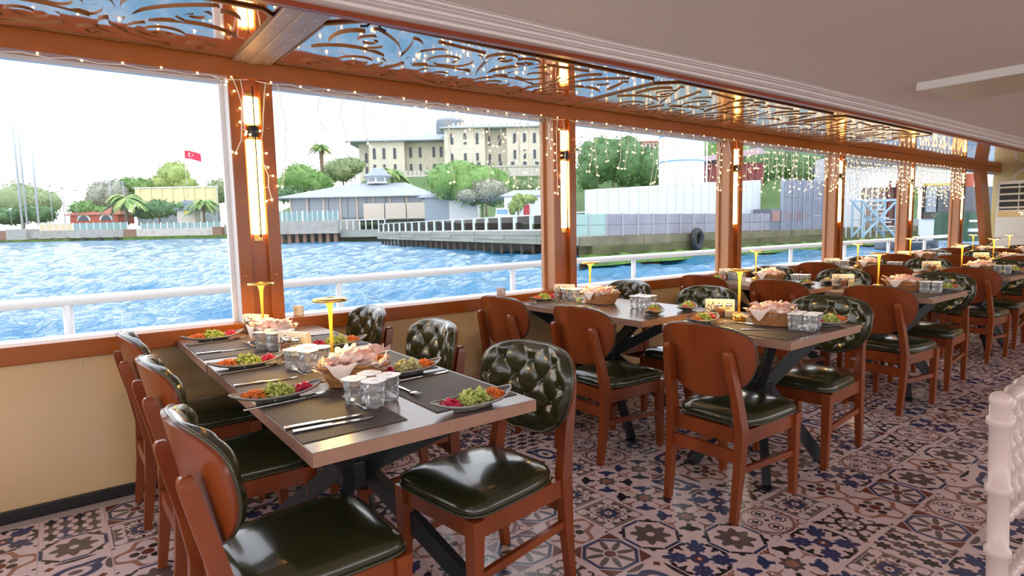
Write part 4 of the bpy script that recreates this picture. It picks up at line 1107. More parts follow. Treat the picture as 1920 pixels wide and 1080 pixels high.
# little numbered card on the sill
cd = thing('table_number_card', 'small pale card with the number 6 standing on window sill', 'card', (-.055, 2.55, SILL), .55)
m = MB(); m.bbox((-.032, -.010, 0), (.032, .010, .052), .003); c1 = m.build('card_block', mat('card_grey', (.55, .47, .42), .5), cd)
tm = text_mesh('6', .030); tm.materials.append(INK); o = link('number', tm, c1, (0, -.0108, .022)); o.rotation_euler = (H, 0, 0)
cd = thing('table_number_card', 'small white card standing on the sill right of the first post', 'card', (-.055, 1.09, SILL), .5)
m = MB(); m.bbox((-.032, -.010, 0), (.032, .010, .058), .003); c1 = m.build('card_block', mat('card_white', (.8, .78, .74), .5), cd)
m = MB(); m.box((-.014, -.0108, .030), (-.006, -.010, .036)); m.build('card_mark', INK, c1)

# ------------------------------------------------------------------ white bamboo-style banquet chair at the right
WCH = mat('white_resin', (0.58, 0.465, 0.44), 0.28)
wc = thing('white_banquet_chair', 'white slatted bamboo style banquet chair cut off at right edge', 'chair', (3.135, 1.50, 0), 0)
def ringed(mb, p0, p1, r, rings, rr_=1.28):
    p0 = Vector(p0); p1 = Vector(p1); L = (p1 - p0).length
    stops = [(0, r)]
    for q in rings: stops += [(q - .010 / L, r), (q - .006 / L, r * rr_), (q + .006 / L, r * rr_), (q + .010 / L, r)]
    stops.append((1, r)); stops = [s for s in stops if 0 <= s[0] <= 1]
    mb.tube([p0.lerp(p1, s[0]) for s in stops], [s[1] for s in stops], 12)
for yy in (0, .38):
    m = MB(); ringed(m, (0, yy, 0), (-.015, yy, .45), .018, (.15, .5, .85)); ringed(m, (-.015, yy, .45), (-.03, yy, .905), .019, (.05, .33, .62, .93)); m.ball((-.03, yy, .915), .021, 10); m.build('upright', WCH, wc)
m = MB(); n = 30
m.tube([(-.03, .38 * i / n, .90 + .018 * math.sin(PI * i / n)) for i in range(n + 1)], [.015 + (.004 if i % 5 in (2, 3) else 0) for i in range(n + 1)], 10); m.build('top_rail', WCH, wc)
m = MB(); m.tube([(-.022, .38 * i / n, .66) for i in range(n + 1)], [.012 + (.004 if i % 3 == 1 else 0) for i in range(n + 1)], 10); m.build('lower_rail', WCH, wc)
for k in range(7):
    m = MB(); yy = .045 + k * .048; ringed(m, (-.022, yy, .665), (-.029, yy, .905), .010, (.18, .42, .62, .85), 1.5); m.build('spindle', WCH, wc)
for z in (.53, .35, .20):
    m = MB(); N = 36; m.tube([(-.012, .38 * i / N, z + .03 * 0) for i in range(N + 1)], [.011 + (.006 if i % 3 == 1 else 0) for i in range(N + 1)], 10); m.build('rung', WCH, wc)
m = MB(); m.bbox((-.02, -.02, .425), (.40, .40, .455), .010); m.build('seat', WCH, wc)
m = MB(); m.bbox((-.005, .0, .455), (.39, .38, .490), .012); m.build('seat_cushion', mat('ivory_cushion', (.8, .76, .72), .6), wc)
for yy in (0.01, .37):
    m = MB(); ringed(m, (.375, yy, 0), (.37, yy, .43), .018, (.2, .5, .85)); m.build('front_leg', WCH, wc)
    m = MB(); ringed(m, (.0, yy, .28), (.37, yy, .28), .011, (.2, .4, .6, .8)); m.build('side_rung', WCH, wc)

# ================================================================== outside the windows
RZ = math.atan2(CR.y, CR.x)
def ray_dir(px, py): return CF + CR * ((px - 960) / FPX) - CU * ((py - 540) / FPX)
def at(px, py, D): return CAM + ray_dir(px, py) * D
def horizon(px): return 445.9 - px * .0199
WZ = -1.0
class Site:
    """a place on the shore, D metres in front of the camera; local x to the right, y away, z up (metres)"""
    def __init__(s, name, label, cat, px, py, D, yaw=0, group=None, kind=None):
        s.px, s.py, s.D, s.S = px, py, D, D / FPX
        s.o = thing(name, label, cat, at(px, py, D), RZ + yaw, group)
    def x(s, px): return (px - s.px) * s.S
    def z(s, py, px=None): return (s.py - py - (0 if px is None else (px - s.px) * .02)) * s.S
    def box(s, name, px0, px1, py0, py1, depth, m, y0=0.0, parent=None, bev=0):
        """box seen from px0..px1 and from py0 (top) to py1 (bottom)"""
        b = MB(); b.box((s.x(px0), y0, s.z(py1)), (s.x(px1), y0 + depth, s.z(py0))); return b.build(name, m, parent or s.o)

# ---- side deck and white guard rail of the boat
dk = MB(); dk.box((-1.15, YA - 1, -.08), (-.10, YB + 2, 0.0)); struct('floor_deck', dk, mat('deck_grey', (.45, .46, .48), .5))
hl = MB(); hl.box((-1.15, YA - 1, -1.6), (-1.10, YB + 2, 0.08)); struct('wall_hull', hl, WHITEP)
gr_ = thing('guard_rail', 'white tubular guard rail along the outside of the boat', 'railing', (-.90, 0, 0))
m = MB(); n = 30; m.tube([(0, YA - .5 + (YB - YA + 1.5) * i / n, .905 + .035 * max(0, min(1, (YA + 17 * i / n) / 4))) for i in range(n + 1)], .031, 12); m.build('handrail', WHITEP, gr_)
for i in range(11):
    y = -1.62 + 1.64 * i
    m = MB(); m.tube([(0, y, 0), (0, y, .91)], .026, 10); m.lathe([(.06, 0), (.06, .012), (.03, .02)], 12, c=(0, y, 0)); m.build('rail_post', WHITEP, gr_)

# ---- the sea
def water_material():
    m = bpy.data.materials.new('sea_water'); m.use_nodes = True; n = m.node_tree; b = n.nodes['Principled BSDF']
    b.inputs['Base Color'].default_value = (0.012, 0.165, 0.315, 1); b.inputs['Roughness'].default_value = 0.06; b.inputs['IOR'].default_value = 1.40
    b.inputs['Specular IOR Level'].default_value = .6
    g = n.nodes.new('ShaderNodeNewGeometry'); mp = n.nodes.new('ShaderNodeMapping'); mp.inputs['Scale'].default_value = (1.0, .55, 1)
    a = n.nodes.new('ShaderNodeTexNoise'); a.inputs['Scale'].default_value = 1.6; a.inputs['Detail'].default_value = 6; a.inputs['Roughness'].default_value = .62
    u = n.nodes.new('ShaderNodeBump'); u.inputs['Strength'].default_value = .9; u.inputs['Distance'].default_value = .55
    n.links.new(g.outputs['Position'], mp.inputs[0]); n.links.new(mp.outputs[0], a.inputs['Vector']); n.links.new(a.outputs['Fac'], u.inputs['Height']); n.links.new(u.outputs[0], b.inputs['Normal'])
    return m
na, nr = 300, 420
wa = np.random.RandomState(3); waves = []
for i in range(26):
    lam = 0.8 * (1.16 ** i); th = wa.uniform(-.9, .9) + 2.2; waves.append((2 * PI / lam * math.cos(th), 2 * PI / lam * math.sin(th), .021 * lam ** .62, wa.uniform(0, 6.28)))
waves = waves[:18]
ang = np.linspace(math.radians(60), math.radians(205), na); rad = 3.6 * (900 / 3.6) ** np.linspace(0, 1, nr)
A_, R_ = np.meshgrid(ang, rad, indexing='ij'); XX = CAM.x + R_ * np.cos(A_); YY = CAM.y + R_ * np.sin(A_); ZZ = np.zeros_like(XX)
for kx, ky, am, ph in waves:
    lam = 2 * PI / math.hypot(kx, ky); fade = np.clip(lam * 60 / (R_ + 1), 0, 1)
    s_ = np.sin(kx * XX + ky * YY + ph); ZZ += am * fade * (s_ - .35 * np.abs(s_) )
co_ = np.stack([XX, YY, WZ + ZZ], -1).reshape(-1, 3); ii = np.arange(na * nr).reshape(na, nr)
fc = np.stack([ii[:-1, :-1], ii[:-1, 1:], ii[1:, 1:], ii[1:, :-1]], -1).reshape(-1, 4)
keep = (co_[fc][:, :, 0].max(1) < -1.2); fc = fc[keep]
me = bpy.data.meshes.new('water'); me.vertices.add(len(co_)); me.vertices.foreach_set('co', co_.astype(np.float32).ravel())
me.loops.add(len(fc) * 4); me.loops.foreach_set('vertex_index', fc[:, ::-1].astype(np.int32).ravel()); me.polygons.add(len(fc)); me.polygons.foreach_set('loop_start', np.arange(0, len(fc) * 4, 4, dtype=np.int32)); me.polygons.foreach_set('use_smooth', np.ones(len(fc), bool)); me.update(calc_edges=True)
me.materials.append(water_material())
tag(link('sea', me), 'choppy blue sea between the boat and the shore', 'water', None, 'stuff')

# ---- land
CONC = mat('concrete', (.42, .41, .38), .8, noise=(.8, (.30, .28, .25))); RUST = mat('rusty_concrete', (.30, .16, .10), .85, noise=(1.5, (.22, .13, .09)))
ALGAE = mat('algae_stone', (.035, .06, .012), .7, noise=(.8, (.13, .24, .02))); GREEN_W = mat('grass_bank', (.16, .26, .08), .9, noise=(.2, (.10, .18, .06)))
STONE = mat('quay_stone', (.13, .11, .07), .85, noise=(.9, (.07, .07, .035))); TRUNK = mat('trunk_bark', (.20, .14, .09), .9)
ROOFG = mat('pale_lead_roof', (.34, .38, .42), .6, noise=(.25, (.29, .33, .37))); WALLC = mat('cream_render', (.66, .62, .50), .8, noise=(.2, (.58, .54, .44))); DARKW = mat('dark_window', (.06, .07, .09), .3)
WHITEB = mat('white_render', (.78, .80, .80), .7); REDB = mat('red_render', (.42, .10, .06), .8); REDROOF = mat('red_tile_roof', (.36, .13, .09), .8); GRWALL = mat('blue_grey_wall', (.28, .32, .36), .6)
RAILW = mat('rail_white', (.70, .74, .75), .4); RGLASS = mat('rail_glass', (.20, .33, .32), .25); STEELB = mat('blue_steel', (.30, .45, .55), .5)
def terrain(name, px0, px1, d0, d1, hf, m):
    nx, nd = 40, 26; v, f = [], []
    for i in range(nx + 1):
        for j in range(nd + 1):
            px = lerp(px0, px1, i / nx); D = lerp(d0, d1, j / nd); p = at(px, horizon(px), D); v.append((p.x, p.y, hf(px, D) if j else WZ - 1))
    for i in range(nx):
        for j in range(nd): a = i * (nd + 1) + j; f.append((a, a + nd + 1, a + nd + 2, a + 1))
    b = MB(); b.add(v, f, 0, True); return struct(name, b, m)
rb = random.Random(2)
terrain('ground_left_shore', -500, 440, 302, 600, lambda px, D: 1.2 + max(0, D - 340) * .02, GREEN_W)
def hz_(px, D):
    top = interp([430, 520, 640, 700, 1050, 1200, 1700], [6, 9, 13, 19.5, 19.5, 26, 26], px)
    h_ = 1.2 + top * max(0, min(1, (D - 165) / 45)) ** 1.3 + max(0, D - 250) * .05
    return lerp(WZ - 1.5, h_, max(0, min(1, (px - 445) / 95)))
terrain('ground_hill', 430, 1720, 128, 420, hz_, mat('hill_scrub', (.055, .11, .03), .9, noise=(.12, (.10, .17, .055))))

# ---- trees
LEAFM = {}
def leafmat(i):
    c = [((.12, .25, .06), (.22, .36, .10)), ((.20, .27, .12), (.30, .36, .18)), ((.24, .33, .09), (.36, .44, .14)), ((.06, .15, .05), (.12, .22, .08)), ((.27, .29, .22), (.36, .36, .28))][i]
    return mat('leaves_%s' % 'abcde'[i], c[0], .6, noise=(.35, c[1]), sss=.0)
def tree(label, blobs, D, mi, px=None, py_base=None, trunk=.25, name='tree', n=1300, group='trees on the shore'):
    """blobs: list of (px, py, rx, ry) outlines of the crown in the view from the boat"""
    cx = px if px is not None else sum(b[0] for b in blobs) / len(blobs); base = py_base if py_base is not None else max(b[1] + b[3] for b in blobs) + 12
    s = Site(name, label, 'tree', cx, base, D, 0, group); S = s.S; rr = random.Random(int(cx * 7 + D))
    c = MB(); tot = sum(b[2] * b[3] for b in blobs)
    for bx, by, rx, ry in blobs:
        X0, Z0 = s.x(bx), s.z(by); RX, RZz = rx * S, ry * S; RY = (RX + RZz) / 2
        ph = [rr.uniform(0, 6.28) for _ in range(6)]
        def surf(th, phi):
            k = 1 + .13 * math.sin(3 * th + ph[0] + 2 * phi) + .10 * math.sin(5 * th + ph[1]) * math.sin(4 * phi + ph[2]) + .06 * math.sin(9 * th + 7 * phi + ph[3])
            return (RX * k * math.cos(th) * math.sin(phi), RY * k * math.sin(th) * math.sin(phi), RZz * k * math.cos(phi))
        c.grid(lambda u, v: tuple(q * .90 + o_ for q, o_ in zip(surf(2 * PI * u, PI * v), (X0, 0, Z0))), 14, 9, cu=True, smooth=True)
        for _ in range(int(n * rx * ry / tot)):
            th = rr.uniform(0, 2 * PI); phi = math.acos(rr.uniform(-1, 1)); k = rr.uniform(.82, 1.07); p = Vector(surf(th, phi)) * k + Vector((X0, 0, Z0))
            l = S * rr.uniform(1.4, 3.4); M_ = Matrix.Translation(p) @ Euler((rr.uniform(0, 6), rr.uniform(0, 6), rr.uniform(0, 6))).to_matrix().to_4x4()
            c.add([(-l, 0, 0), (0, -l * .5, 0), (l, 0, .2 * l), (0, l * .5, 0)], [(0, 1, 2, 3)], 0, False, M_)
    c.build('crown', leafmat(mi), s.o)
    bx, by, rx, ry = blobs[0]; t = MB(); t.tube([(0, 0, -4 * S), (0, 0, (base - by) * S * .5), (s.x(bx) * .5, 0, s.z(by))], [trunk * 8 * S, trunk * 6 * S, trunk * 3 * S], 7); t.build('trunk', TRUNK, s.o)
    return s
def palm(label, px, py, r, base, D, thick=3):
    s = Site('palm_tree', label, 'tree', px, base, D, 0, 'palms on the shore'); S = s.S; h = (base - py) * S; rr = random.Random(int(px))
    t = MB(); t.tube([(0, 0, -2 * S), (.3 * S, 0, h * .5), (0, 0, h)], [thick * S, thick * .8 * S, thick * 1.1 * S], 8); t.build('trunk', TRUNK, s.o)
    n = 30; r *= 1.12
    for i in range(n):
        f = MB(); a = 2 * PI * i / n + rr.uniform(-.2, .2); up = rr.uniform(-.45, 1.0); L = r * S * rr.uniform(.9, 1.15); sg = 9; pts = []
        for q in range(sg + 1):
            u = q / sg; pts.append(Vector((math.cos(a) * L * u * (1 - .15 * up), math.sin(a) * L * u * (1 - .15 * up), h + L * (up * u * .9 - (.55 + .45 * up) * u * u))))
        for q in range(sg):
            d = (pts[q + 1] - pts[q]); sd = d.cross(Vector((0, 0, 1))).normalized() * L * .17 * math.sin(PI * (q + .7) / (sg + .6))
            for sgn in (-1, 1):
                f.add([pts[q], pts[q + 1], pts[q + 1] + sd * sgn + d * .6 - Vector((0, 0, L * .05)), pts[q] + sd * sgn * .9 + d * .5 - Vector((0, 0, L * .05))], [(0, 1, 2, 3)])
        f.build('frond', leafmat(0 if i % 2 else 2), s.o)
    return s
def pole(label, px, base, top, D, w=1.0, m=None, head=None, name='lamp_post', cat='pole'):
    s = Site(name, label, cat, px, base, D, 0, 'poles on the shore'); S = s.S; h = (base - top) * S
    b = MB(); b.tube([(0, 0, -3 * S), (0, 0, h)], [w * S, w * S * .7], 8); b.build('shaft', m or mat('pole_grey', (.34, .38, .42), .5), s.o)
    if head == 'ball': b = MB(); b.ball((0, 0, h + 1.5 * S), 2.2 * S, 8); b.build('lamp_head', RAILW, s.o)
    if head == 'flood': b = MB(); b.box((-2.5 * S, -S, h - S), (2.5 * S, S, h + 1.5 * S)); b.build('lamp_head', mat('flood_grey', (.3, .33, .36), .5), s.o)
    return s
LD = 300.0
tree('broad grey green tree mass at the far left shore edge', [(45, 378, 48, 32), (10, 395, 30, 22), (85, 380, 30, 24)], LD + 40, 1, 45, 425)
tree('grey round tree left of the palm on far shore', [(195, 372, 26, 30), (222, 368, 22, 28)], LD + 45, 4, 205, 425)
tree('tall pale green tree below the red flag', [(335, 330, 28, 24), (318, 345, 34, 18), (350, 348, 28, 16)], LD + 60, 2, 335, 420)
tree('dark green bushy tree between palm and flag on far shore', [(268, 352, 26, 16), (245, 350, 14, 16)], LD + 55, 0, 262, 420)
tree('dark trees beside the left window jamb on far shore', [(415, 360, 26, 20), (392, 362, 14, 12)], LD + 50, 1, 412, 420)
tree('low dark hedge of trees under the pale yellow wall', [(300, 392, 34, 16), (275, 396, 26, 14), (345, 394, 22, 14)], LD + 14, 3, 300, 418)
tree('low dark tree behind the red roofed house', [(160, 392, 24, 14), (190, 398, 20, 10)], LD + 28, 0, 170, 415)
tree('dark low trees at the far left behind the masts', [(20, 405, 40, 16), (75, 402, 34, 16)], LD + 20, 3, 45, 424)
palm('big palm tree left of the pale yellow wall', 240, 372, 34, 420, LD + 8, 3.2); palm('palm tree right of the pale yellow wall', 383, 380, 27, 416, LD + 8, 2.4)
for lab, px, base, top, w_, hd in (('tall white flag mast at far left', 43, 430, 60, 2.2, None), ('second tall white mast leaning close to the first', 51, 418, 60, 1.9, None), ('tall white mast with a collar right of two others', 73, 420, 150, 2.0, None),
    ('thin white lamp post with dark head, far left shore', 99, 416, 350, .8, 'flood'), ('grey utility pole left of the red roofed house', 122, 418, 354, .9, 'flood'), ('thin lamp post just left of house chimney', 146, 412, 358, .6, 'flood'),
    ('tall thin white pole before the grey tree', 212, 418, 316, 1.0, None), ('grey floodlight pole behind the big palm', 236, 418, 342, 1.0, 'flood'), ('small white globe lamp at left end of quay', 22, 420, 394, .7, 'ball'), ('small white globe lamp beside the red house', 132, 416, 392, .7, 'ball'), ('thin white lamp post near left window jamb', 410, 412, 352, .8, 'ball'), ('low white lamp post by stone house on far shore', 375, 420, 396, 1.0, None)):
    pole(lab, px, base, top, LD + 13, w_, mat('mast_white', (.55, .58, .60), .5) if 'mast' in lab else None, hd, 'mast' if 'mast' in lab else 'lamp_post')
# flag
fs_ = Site('flag', 'red flag with white crescent and star flying above the trees', 'flag', 350, 345, LD + 30)
b = MB(); b.tube([(0, 0, -8), (0, 0, fs_.z(281))], .12, 6); b.build('flag_pole', RAILW, fs_.o)
z1 = fs_.z(283); S = fs_.S; FLAGR = mat('flag_red', (.62, .03, .07), .6)
def flg(u, v): return (u * 30 * S, .5 * math.sin(u * 7), z1 - v * 15 * S - u * u * 5 * S - u * 2 * S + .25 * math.sin(u * 6) * S)
b = MB(); b.grid(flg, 16, 8); fl_ = b.build('flag_cloth', FLAGR, fs_.o)
b = MB(); cu_, cv = .33, .48
def onflag(pts2): return [(flg(u, v)[0], flg(u, v)[1] - .12, flg(u, v)[2]) for u, v in pts2]
NA = 22; outer = [(cu_ + .125 * math.cos(a), cv + .25 * math.sin(a)) for a in [math.radians(35 + 290 * i / NA) for i in range(NA + 1)]]; inner = [(cu_ + .030 + .100 * math.cos(a), cv + .20 * math.sin(a)) for a in [math.radians(28 + 304 * i / NA) for i in range(NA + 1)]]
vv_ = onflag(outer) + onflag(inner); b.add(vv_, [(i, i + 1, NA + 2 + i, NA + 1 + i) for i in range(NA)]); b.build('crescent', mat('flag_white', (.85, .85, .85), .6), fl_)
b = MB(); st_ = [(.53 + (.062 if i % 2 == 0 else .025) * math.cos(2 * PI * i / 10 + PI), cv + (.124 if i % 2 == 0 else .05) * math.sin(2 * PI * i / 10 + PI)) for i in range(10)]; b.add(onflag([(.53, cv)] + st_), [(0, 1 + i, 1 + (i + 1) % 10) for i in range(10)]); b.build('star', mat('flag_white'), fl_)
# left quay
q = Site('quay', 'long pale concrete quay wall on the far left shore', 'quay', 120, 450, LD)
q.box('quay_wall', -260, 12, 430, 449, 16, RUST); q.box('quay_wall', 12, 50, 428, 448, 14, CONC); q.box('quay_wall', 50, 232, 432, 447, 14, CONC, 2); q.box('footing', -260, 130, 448, 462, 16, ALGAE, -.4); q.box('footing', 130, 232, 446, 460, 12, ALGAE, 3)
b = MB()
for k in range(6): b.box((q.x(60 + k * 30), 1.2, q.z(460)), (q.x(66 + k * 30), 2.2, q.z(446)))
b.build('fender_pile', mat('pile_dark', (.05, .05, .05), .8), q.o)
for i in range(14):
    px = 64 + i * 12.8; b = MB(); b.box((q.x(px), 4, q.z(432)), (q.x(px + 1.4), 4.4, q.z(418))); b.build('fence_post', RAILW, q.o)
    if i < 13: q.box('fence_pane', px + 1.6, px + 12.6, 419, 432, .06, mat('straw_screen', (.62, .52, .33), .8) if i < 5 else RGLASS, 4.1)
q = Site('quay', 'rust stained concrete quay wall in front of palms', 'quay', 330, 446, LD)
q.box('quay_wall', 232, 257, 428, 447, 14, RUST); q.box('quay_wall', 257, 415, 428, 444, 14, mat('white_concrete', (.60, .57, .52), .8, noise=(.5, (.46, .38, .32)))); q.box('quay_wall', 400, 416, 427, 443, 13, RUST, -.3); q.box('footing', 232, 440, 442, 456, 14, ALGAE, -.5); q.box('quay_wall', 416, 520, 422, 443, 14, CONC, 3)
for i in range(13):
    px = 258 + i * 12.6; b = MB(); b.box((q.x(px), 3, q.z(429)), (q.x(px + 1.6), 3.5, q.z(416))); b.build('fence_post', RAILW, q.o)
    if i < 12: q.box('fence_pane', px + 1.8, px + 12.4, 418, 429, .06, RGLASS, 3.2)
# red house
h = Site('red_house', 'low red house with a tiled roof and white arches', 'house', 175, 418, LD + 22)
h.box('wall', 133, 222, 402, 420, 14, REDB)
def hip(s, px0, px1, pr0, pr1, pyE, pyR, dep, m, y0=0, name='roof', parent=None, over=3):
    x0, x1, r0, r1 = s.x(px0), s.x(px1), s.x(pr0), s.x(pr1); zE, zR = s.z(pyE), s.z(pyR); o_ = over * s.S
    v = [(x0, y0 - o_, zE), (x1, y0 - o_, zE), (x1, y0 + dep + o_, zE), (x0, y0 + dep + o_, zE), (r0, y0 + dep / 2, zR), (r1, y0 + dep / 2, zR)]
    t_ = 1.6 * s.S; v2 = [(a, b_, c_ - t_) for a, b_, c_ in v[:4]]
    b = MB(); b.add(v + v2, [(0, 1, 5, 4), (1, 2, 5), (2, 3, 4, 5), (3, 0, 4), (6, 7, 1, 0), (7, 8, 2, 1), (8, 9, 3, 2), (9, 6, 0, 3), (9, 8, 7, 6)]); return b.build(name, m, parent or s.o)
hip(h, 124, 228, 150, 200, 402, 389, 14, REDROOF)
h.box('chimney', 143, 153, 386, 398, 2, REDB, 3)
for px in (144, 149): b = MB(); b.ball((h.x(px + 1.5), 4, h.z(384)), 2.2 * h.S, 8); b.build('chimney_pot', RAILW, h.o)
def archwin(s, px, w_, top, bot, y, m=DARKW, fr=RAILW):
    f = MB(); x = s.x(px); r = w_ * s.S / 2; zt = s.z(top) - r; zb = s.z(bot)
    pl = lambda k: [(x - r * k, zb)] + [(x + r * k, zb)] + [(x + r * k * math.cos(a), zt + r * k * math.sin(a)) for a in [PI * i / 8 for i in range(9)]]
    Mx = Matrix.Translation((0, y, 0)) @ Matrix.Rotation(PI / 2, 4, 'X')
    f.prism(pl(1.28), 0, .12, 0, Mx); w = f.build('window', fr, s.o); g = MB(); g.prism(pl(1.0), .12, .18, 0, Mx); g.build('pane', m, w); return w
for px in (158, 200):
    archwin(h, px, 20, 404, 414, -.1)
yw = Site('yellow_hall', 'long pale yellow panelled hall between two palm trees', 'building', 328, 420, LD + 34)
YEL = mat('yellow_panel', (.72, .64, .36), .7)
for i in range(14): yw.box('wall_panel', 258 + i * 10.1, 258 + i * 10.1 + 9.7, 353, 386, 8, YEL, (i % 2) * .25)
yw.box('lower_wall', 258, 398, 386, 422, 8, GRWALL, .4); yw.box('roof_edge', 256, 400, 351, 353, 9, WHITEB, -.4)
sh = Site('stone_house', 'small pale stone house with dark gable roof on far shore', 'house', 350, 420, LD + 10)
sh.box('wall', 333, 366, 392, 421, 8, mat('pale_stone', (.55, .50, .44), .8)); hip(sh, 330, 370, 338, 362, 393, 376, 8, mat('slate_roof', (.16, .19, .25), .7)); sh.box('awning', 348, 359, 396, 401, 1, mat('awning_yellow', (.6, .5, .1), .6), -1)

# ---- window with the palace
pa = Site('palace', 'cream waterside palace on the hill with arched windows and lead roof', 'palace', 850, 336, 235)
def wing(px0, px1, top, bot, y0, dep, wins, name='wall', arch=None, low=None):
    b = MB(); b.box((pa.x(px0), y0, pa.z(bot)), (pa.x(px1), y0 + dep, pa.z(top))); b.build(name, WALLC, pa.o)
    for p in wins:
        archwin(pa, p, 5.6, arch[0], arch[1], y0 - .05, DARKW, mat('window_stone', (.72, .68, .56), .8))
        f = pa.box('window', p - 3.4, p + 3.4, low[0] - 1, low[1] + 1, .2, mat('window_stone'), y0 - .15); pa.box('pane', p - 2.5, p + 2.5, low[0], low[1], .15, DARKW, y0 - .25, f)
wing(668, 694, 262, 335, 6, 26, (682,), arch=(281, 300), low=(307, 320)); wing(694, 760, 262, 335, 0, 32, (704, 722, 742), arch=(276, 296), low=(306, 320)); wing(758, 842, 258, 335, 5, 30, (768, 786, 812, 826), arch=(272, 292), low=(304, 318))
wing(838, 912, 246, 340, -6, 44, (852, 876, 898), arch=(256, 276), low=(292, 306)); wing(910, 958, 246, 340, -1, 40, (920, 938), arch=(258, 276), low=(292, 306)); wing(952, 1014, 248, 340, -6, 44, (966, 984, 1002), arch=(258, 276), low=(288, 304))
hip(pa, 652, 860, 720, 850, 263, 240, 34, ROOFG, 0, over=10); hip(pa, 830, 1028, 880, 985, 247, 222, 44, ROOFG, -6, over=10)
b = MB(); b.lathe([(28 * pa.S, pa.z(236)), (28 * pa.S, pa.z(214)), (30 * pa.S, pa.z(213)), (27 * pa.S, pa.z(209)), (18 * pa.S, pa.z(205)), (0, pa.z(203))], 20, c=(pa.x(836), 22, 0)); b.build('dome', ROOFG, pa.o)
for p in (858, 880, 900, 920, 940, 962, 984, 1006):
    f = pa.box('window', p - 3, p + 3, 309, 318, .15, DARKW, -6.2)
rw = Site('stone_terrace_wall', 'pale stone terrace wall with battlements below the palace', 'wall', 940, 346, 205)
rw.box('wall_face', 855, 1030, 322, 352, 4, mat('terrace_stone', (.58, .56, .50), .85, noise=(.3, (.48, .46, .40))))
for i in range(22): rw.box('merlon', 856 + i * 8, 860.5 + i * 8, 313, 322, 1.5, mat('terrace_stone'))
rw.box('coping', 855, 1030, 311, 314, 2.2, mat('terrace_stone'), -.3)
rw2 = Site('stone_terrace_wall', 'short battlemented wall left of the big tree below palace', 'wall', 780, 346, 210)
rw2.box('wall_face', 752, 812, 328, 352, 4, mat('terrace_stone'))
for i in range(8): rw2.box('merlon', 752 + i * 8, 756.5 + i * 8, 320, 328, 1.5, mat('terrace_stone'))
tree('green willow like trees left of the pavilion', [(565, 335, 34, 26), (600, 345, 26, 20), (540, 350, 26, 20)], 185, 0, 570, 378, n=2200)
tree('olive tree mass behind the pavilion cupola', [(640, 320, 34, 20), (660, 312, 26, 16)], 200, 1, 645, 360, n=1500)
tree('dark low greenery at the left end of pavilion', [(535, 365, 16, 14), (560, 368, 14, 10)], 165, 3, 545, 395, n=900)
tree('big round green tree in front of the palace', [(890, 348, 66, 36), (845, 340, 44, 34), (925, 352, 40, 34), (865, 322, 34, 20)], 128, 0, 905, 408, n=3800)
tree('brown grey feathery bush under the big tree', [(920, 358, 34, 20), (880, 366, 22, 12)], 122, 4, 912, 402, n=1500)
tree('small bushes along the stone terrace wall', [(985, 352, 16, 12), (1005, 350, 18, 12), (968, 350, 12, 14)], 150, 1, 990, 372, n=900)
tree('bright ivy bush over the small white kiosk', [(972, 380, 12, 16), (990, 374, 18, 8), (962, 390, 8, 12)], 104, 2, 972, 412, n=900)
palm('tall palm rising above trees left of the palace', 605, 276, 20, 345, 190, 4.2); palm('low palm beside the pavilion cupola', 735, 322, 32, 352, 165, 2.5)
pv = Site('pavilion', 'low wide pavilion with pale hipped roof and cupola on the pier', 'pavilion', 665, 412, 150)
pv.box('wall', 545, 800, 368, 414, 22, GRWALL); hip(pv, 522, 822, 640, 748, 369, 338, 26, ROOFG, -1, over=6)
for k in range(7): pv.box('wall_bay', 548 + k * 35.5, 582 + k * 35.5, 370, 408, .3, mat('pavilion_bay', (.24, .27, .31), .4), -.3)
for k in range(9): pv.box('post', 546 + k * 31, 549 + k * 31, 368, 414, .4, mat('post_beige', (.5, .4, .33), .7), -.6)
for k in range(3): pv.box('screen_wall', 686 + k * 40, 724 + k * 40, 383, 412, .4, mat('beige_screen', (.55, .48, .42), .8), -2)
b = MB(); c0 = (pv.x(693), 12, 0); b.lathe([(24 * pv.S, pv.z(340)), (24 * pv.S, pv.z(326))], 8, c=c0, smooth=False); cup_ = b.build('cupola', WHITEB, pv.o)
for k in range(8):
    a = 2 * PI * (k + .5) / 8; r_ = 24 * pv.S * math.cos(PI / 8) + .03; Mx = Matrix.Translation((c0[0], c0[1], 0)) @ Matrix.Rotation(a, 4, 'Z')
    g = MB(); g.box((r_, -1.0, pv.z(337)), (r_ + .05, 1.0, pv.z(329)), 0, Mx); g.build('cupola_window', GRWALL, cup_)
b = MB(); b.lathe([(30 * pv.S, pv.z(327)), (28 * pv.S, pv.z(324)), (18 * pv.S, pv.z(318)), (13 * pv.S, pv.z(311)), (6 * pv.S, pv.z(308)), (0, pv.z(307))], 16, c=c0); b.build('cupola_roof', ROOFG, pv.o)
p2 = Site('annex', 'pale annex with small hipped roof right of the pavilion', 'building', 845, 412, 128)
p2.box('wall', 797, 842, 368, 416, 12, GRWALL); p2.box('wall', 842, 894, 368, 416, 12, mat('annex_white', (.68, .68, .66), .8), .1); hip(p2, 784, 902, 812, 872, 369, 352, 12, ROOFG, 0, over=4)
p3_ = Site('kiosk', 'small white kiosk with red door near the second post', 'building', 985, 412, 108)
p3_.box('wall', 946, 1050, 366, 416, 9, WHITEB); hip(p3_, 938, 1060, 965, 1040, 367, 354, 9, ROOFG, 0, over=3); p3_.box('door', 982, 993, 384, 408, .2, mat('door_red', (.55, .04, .06), .5), -.15); f = p3_.box('window', 952, 958, 380, 390, .2, GRWALL, -.15)
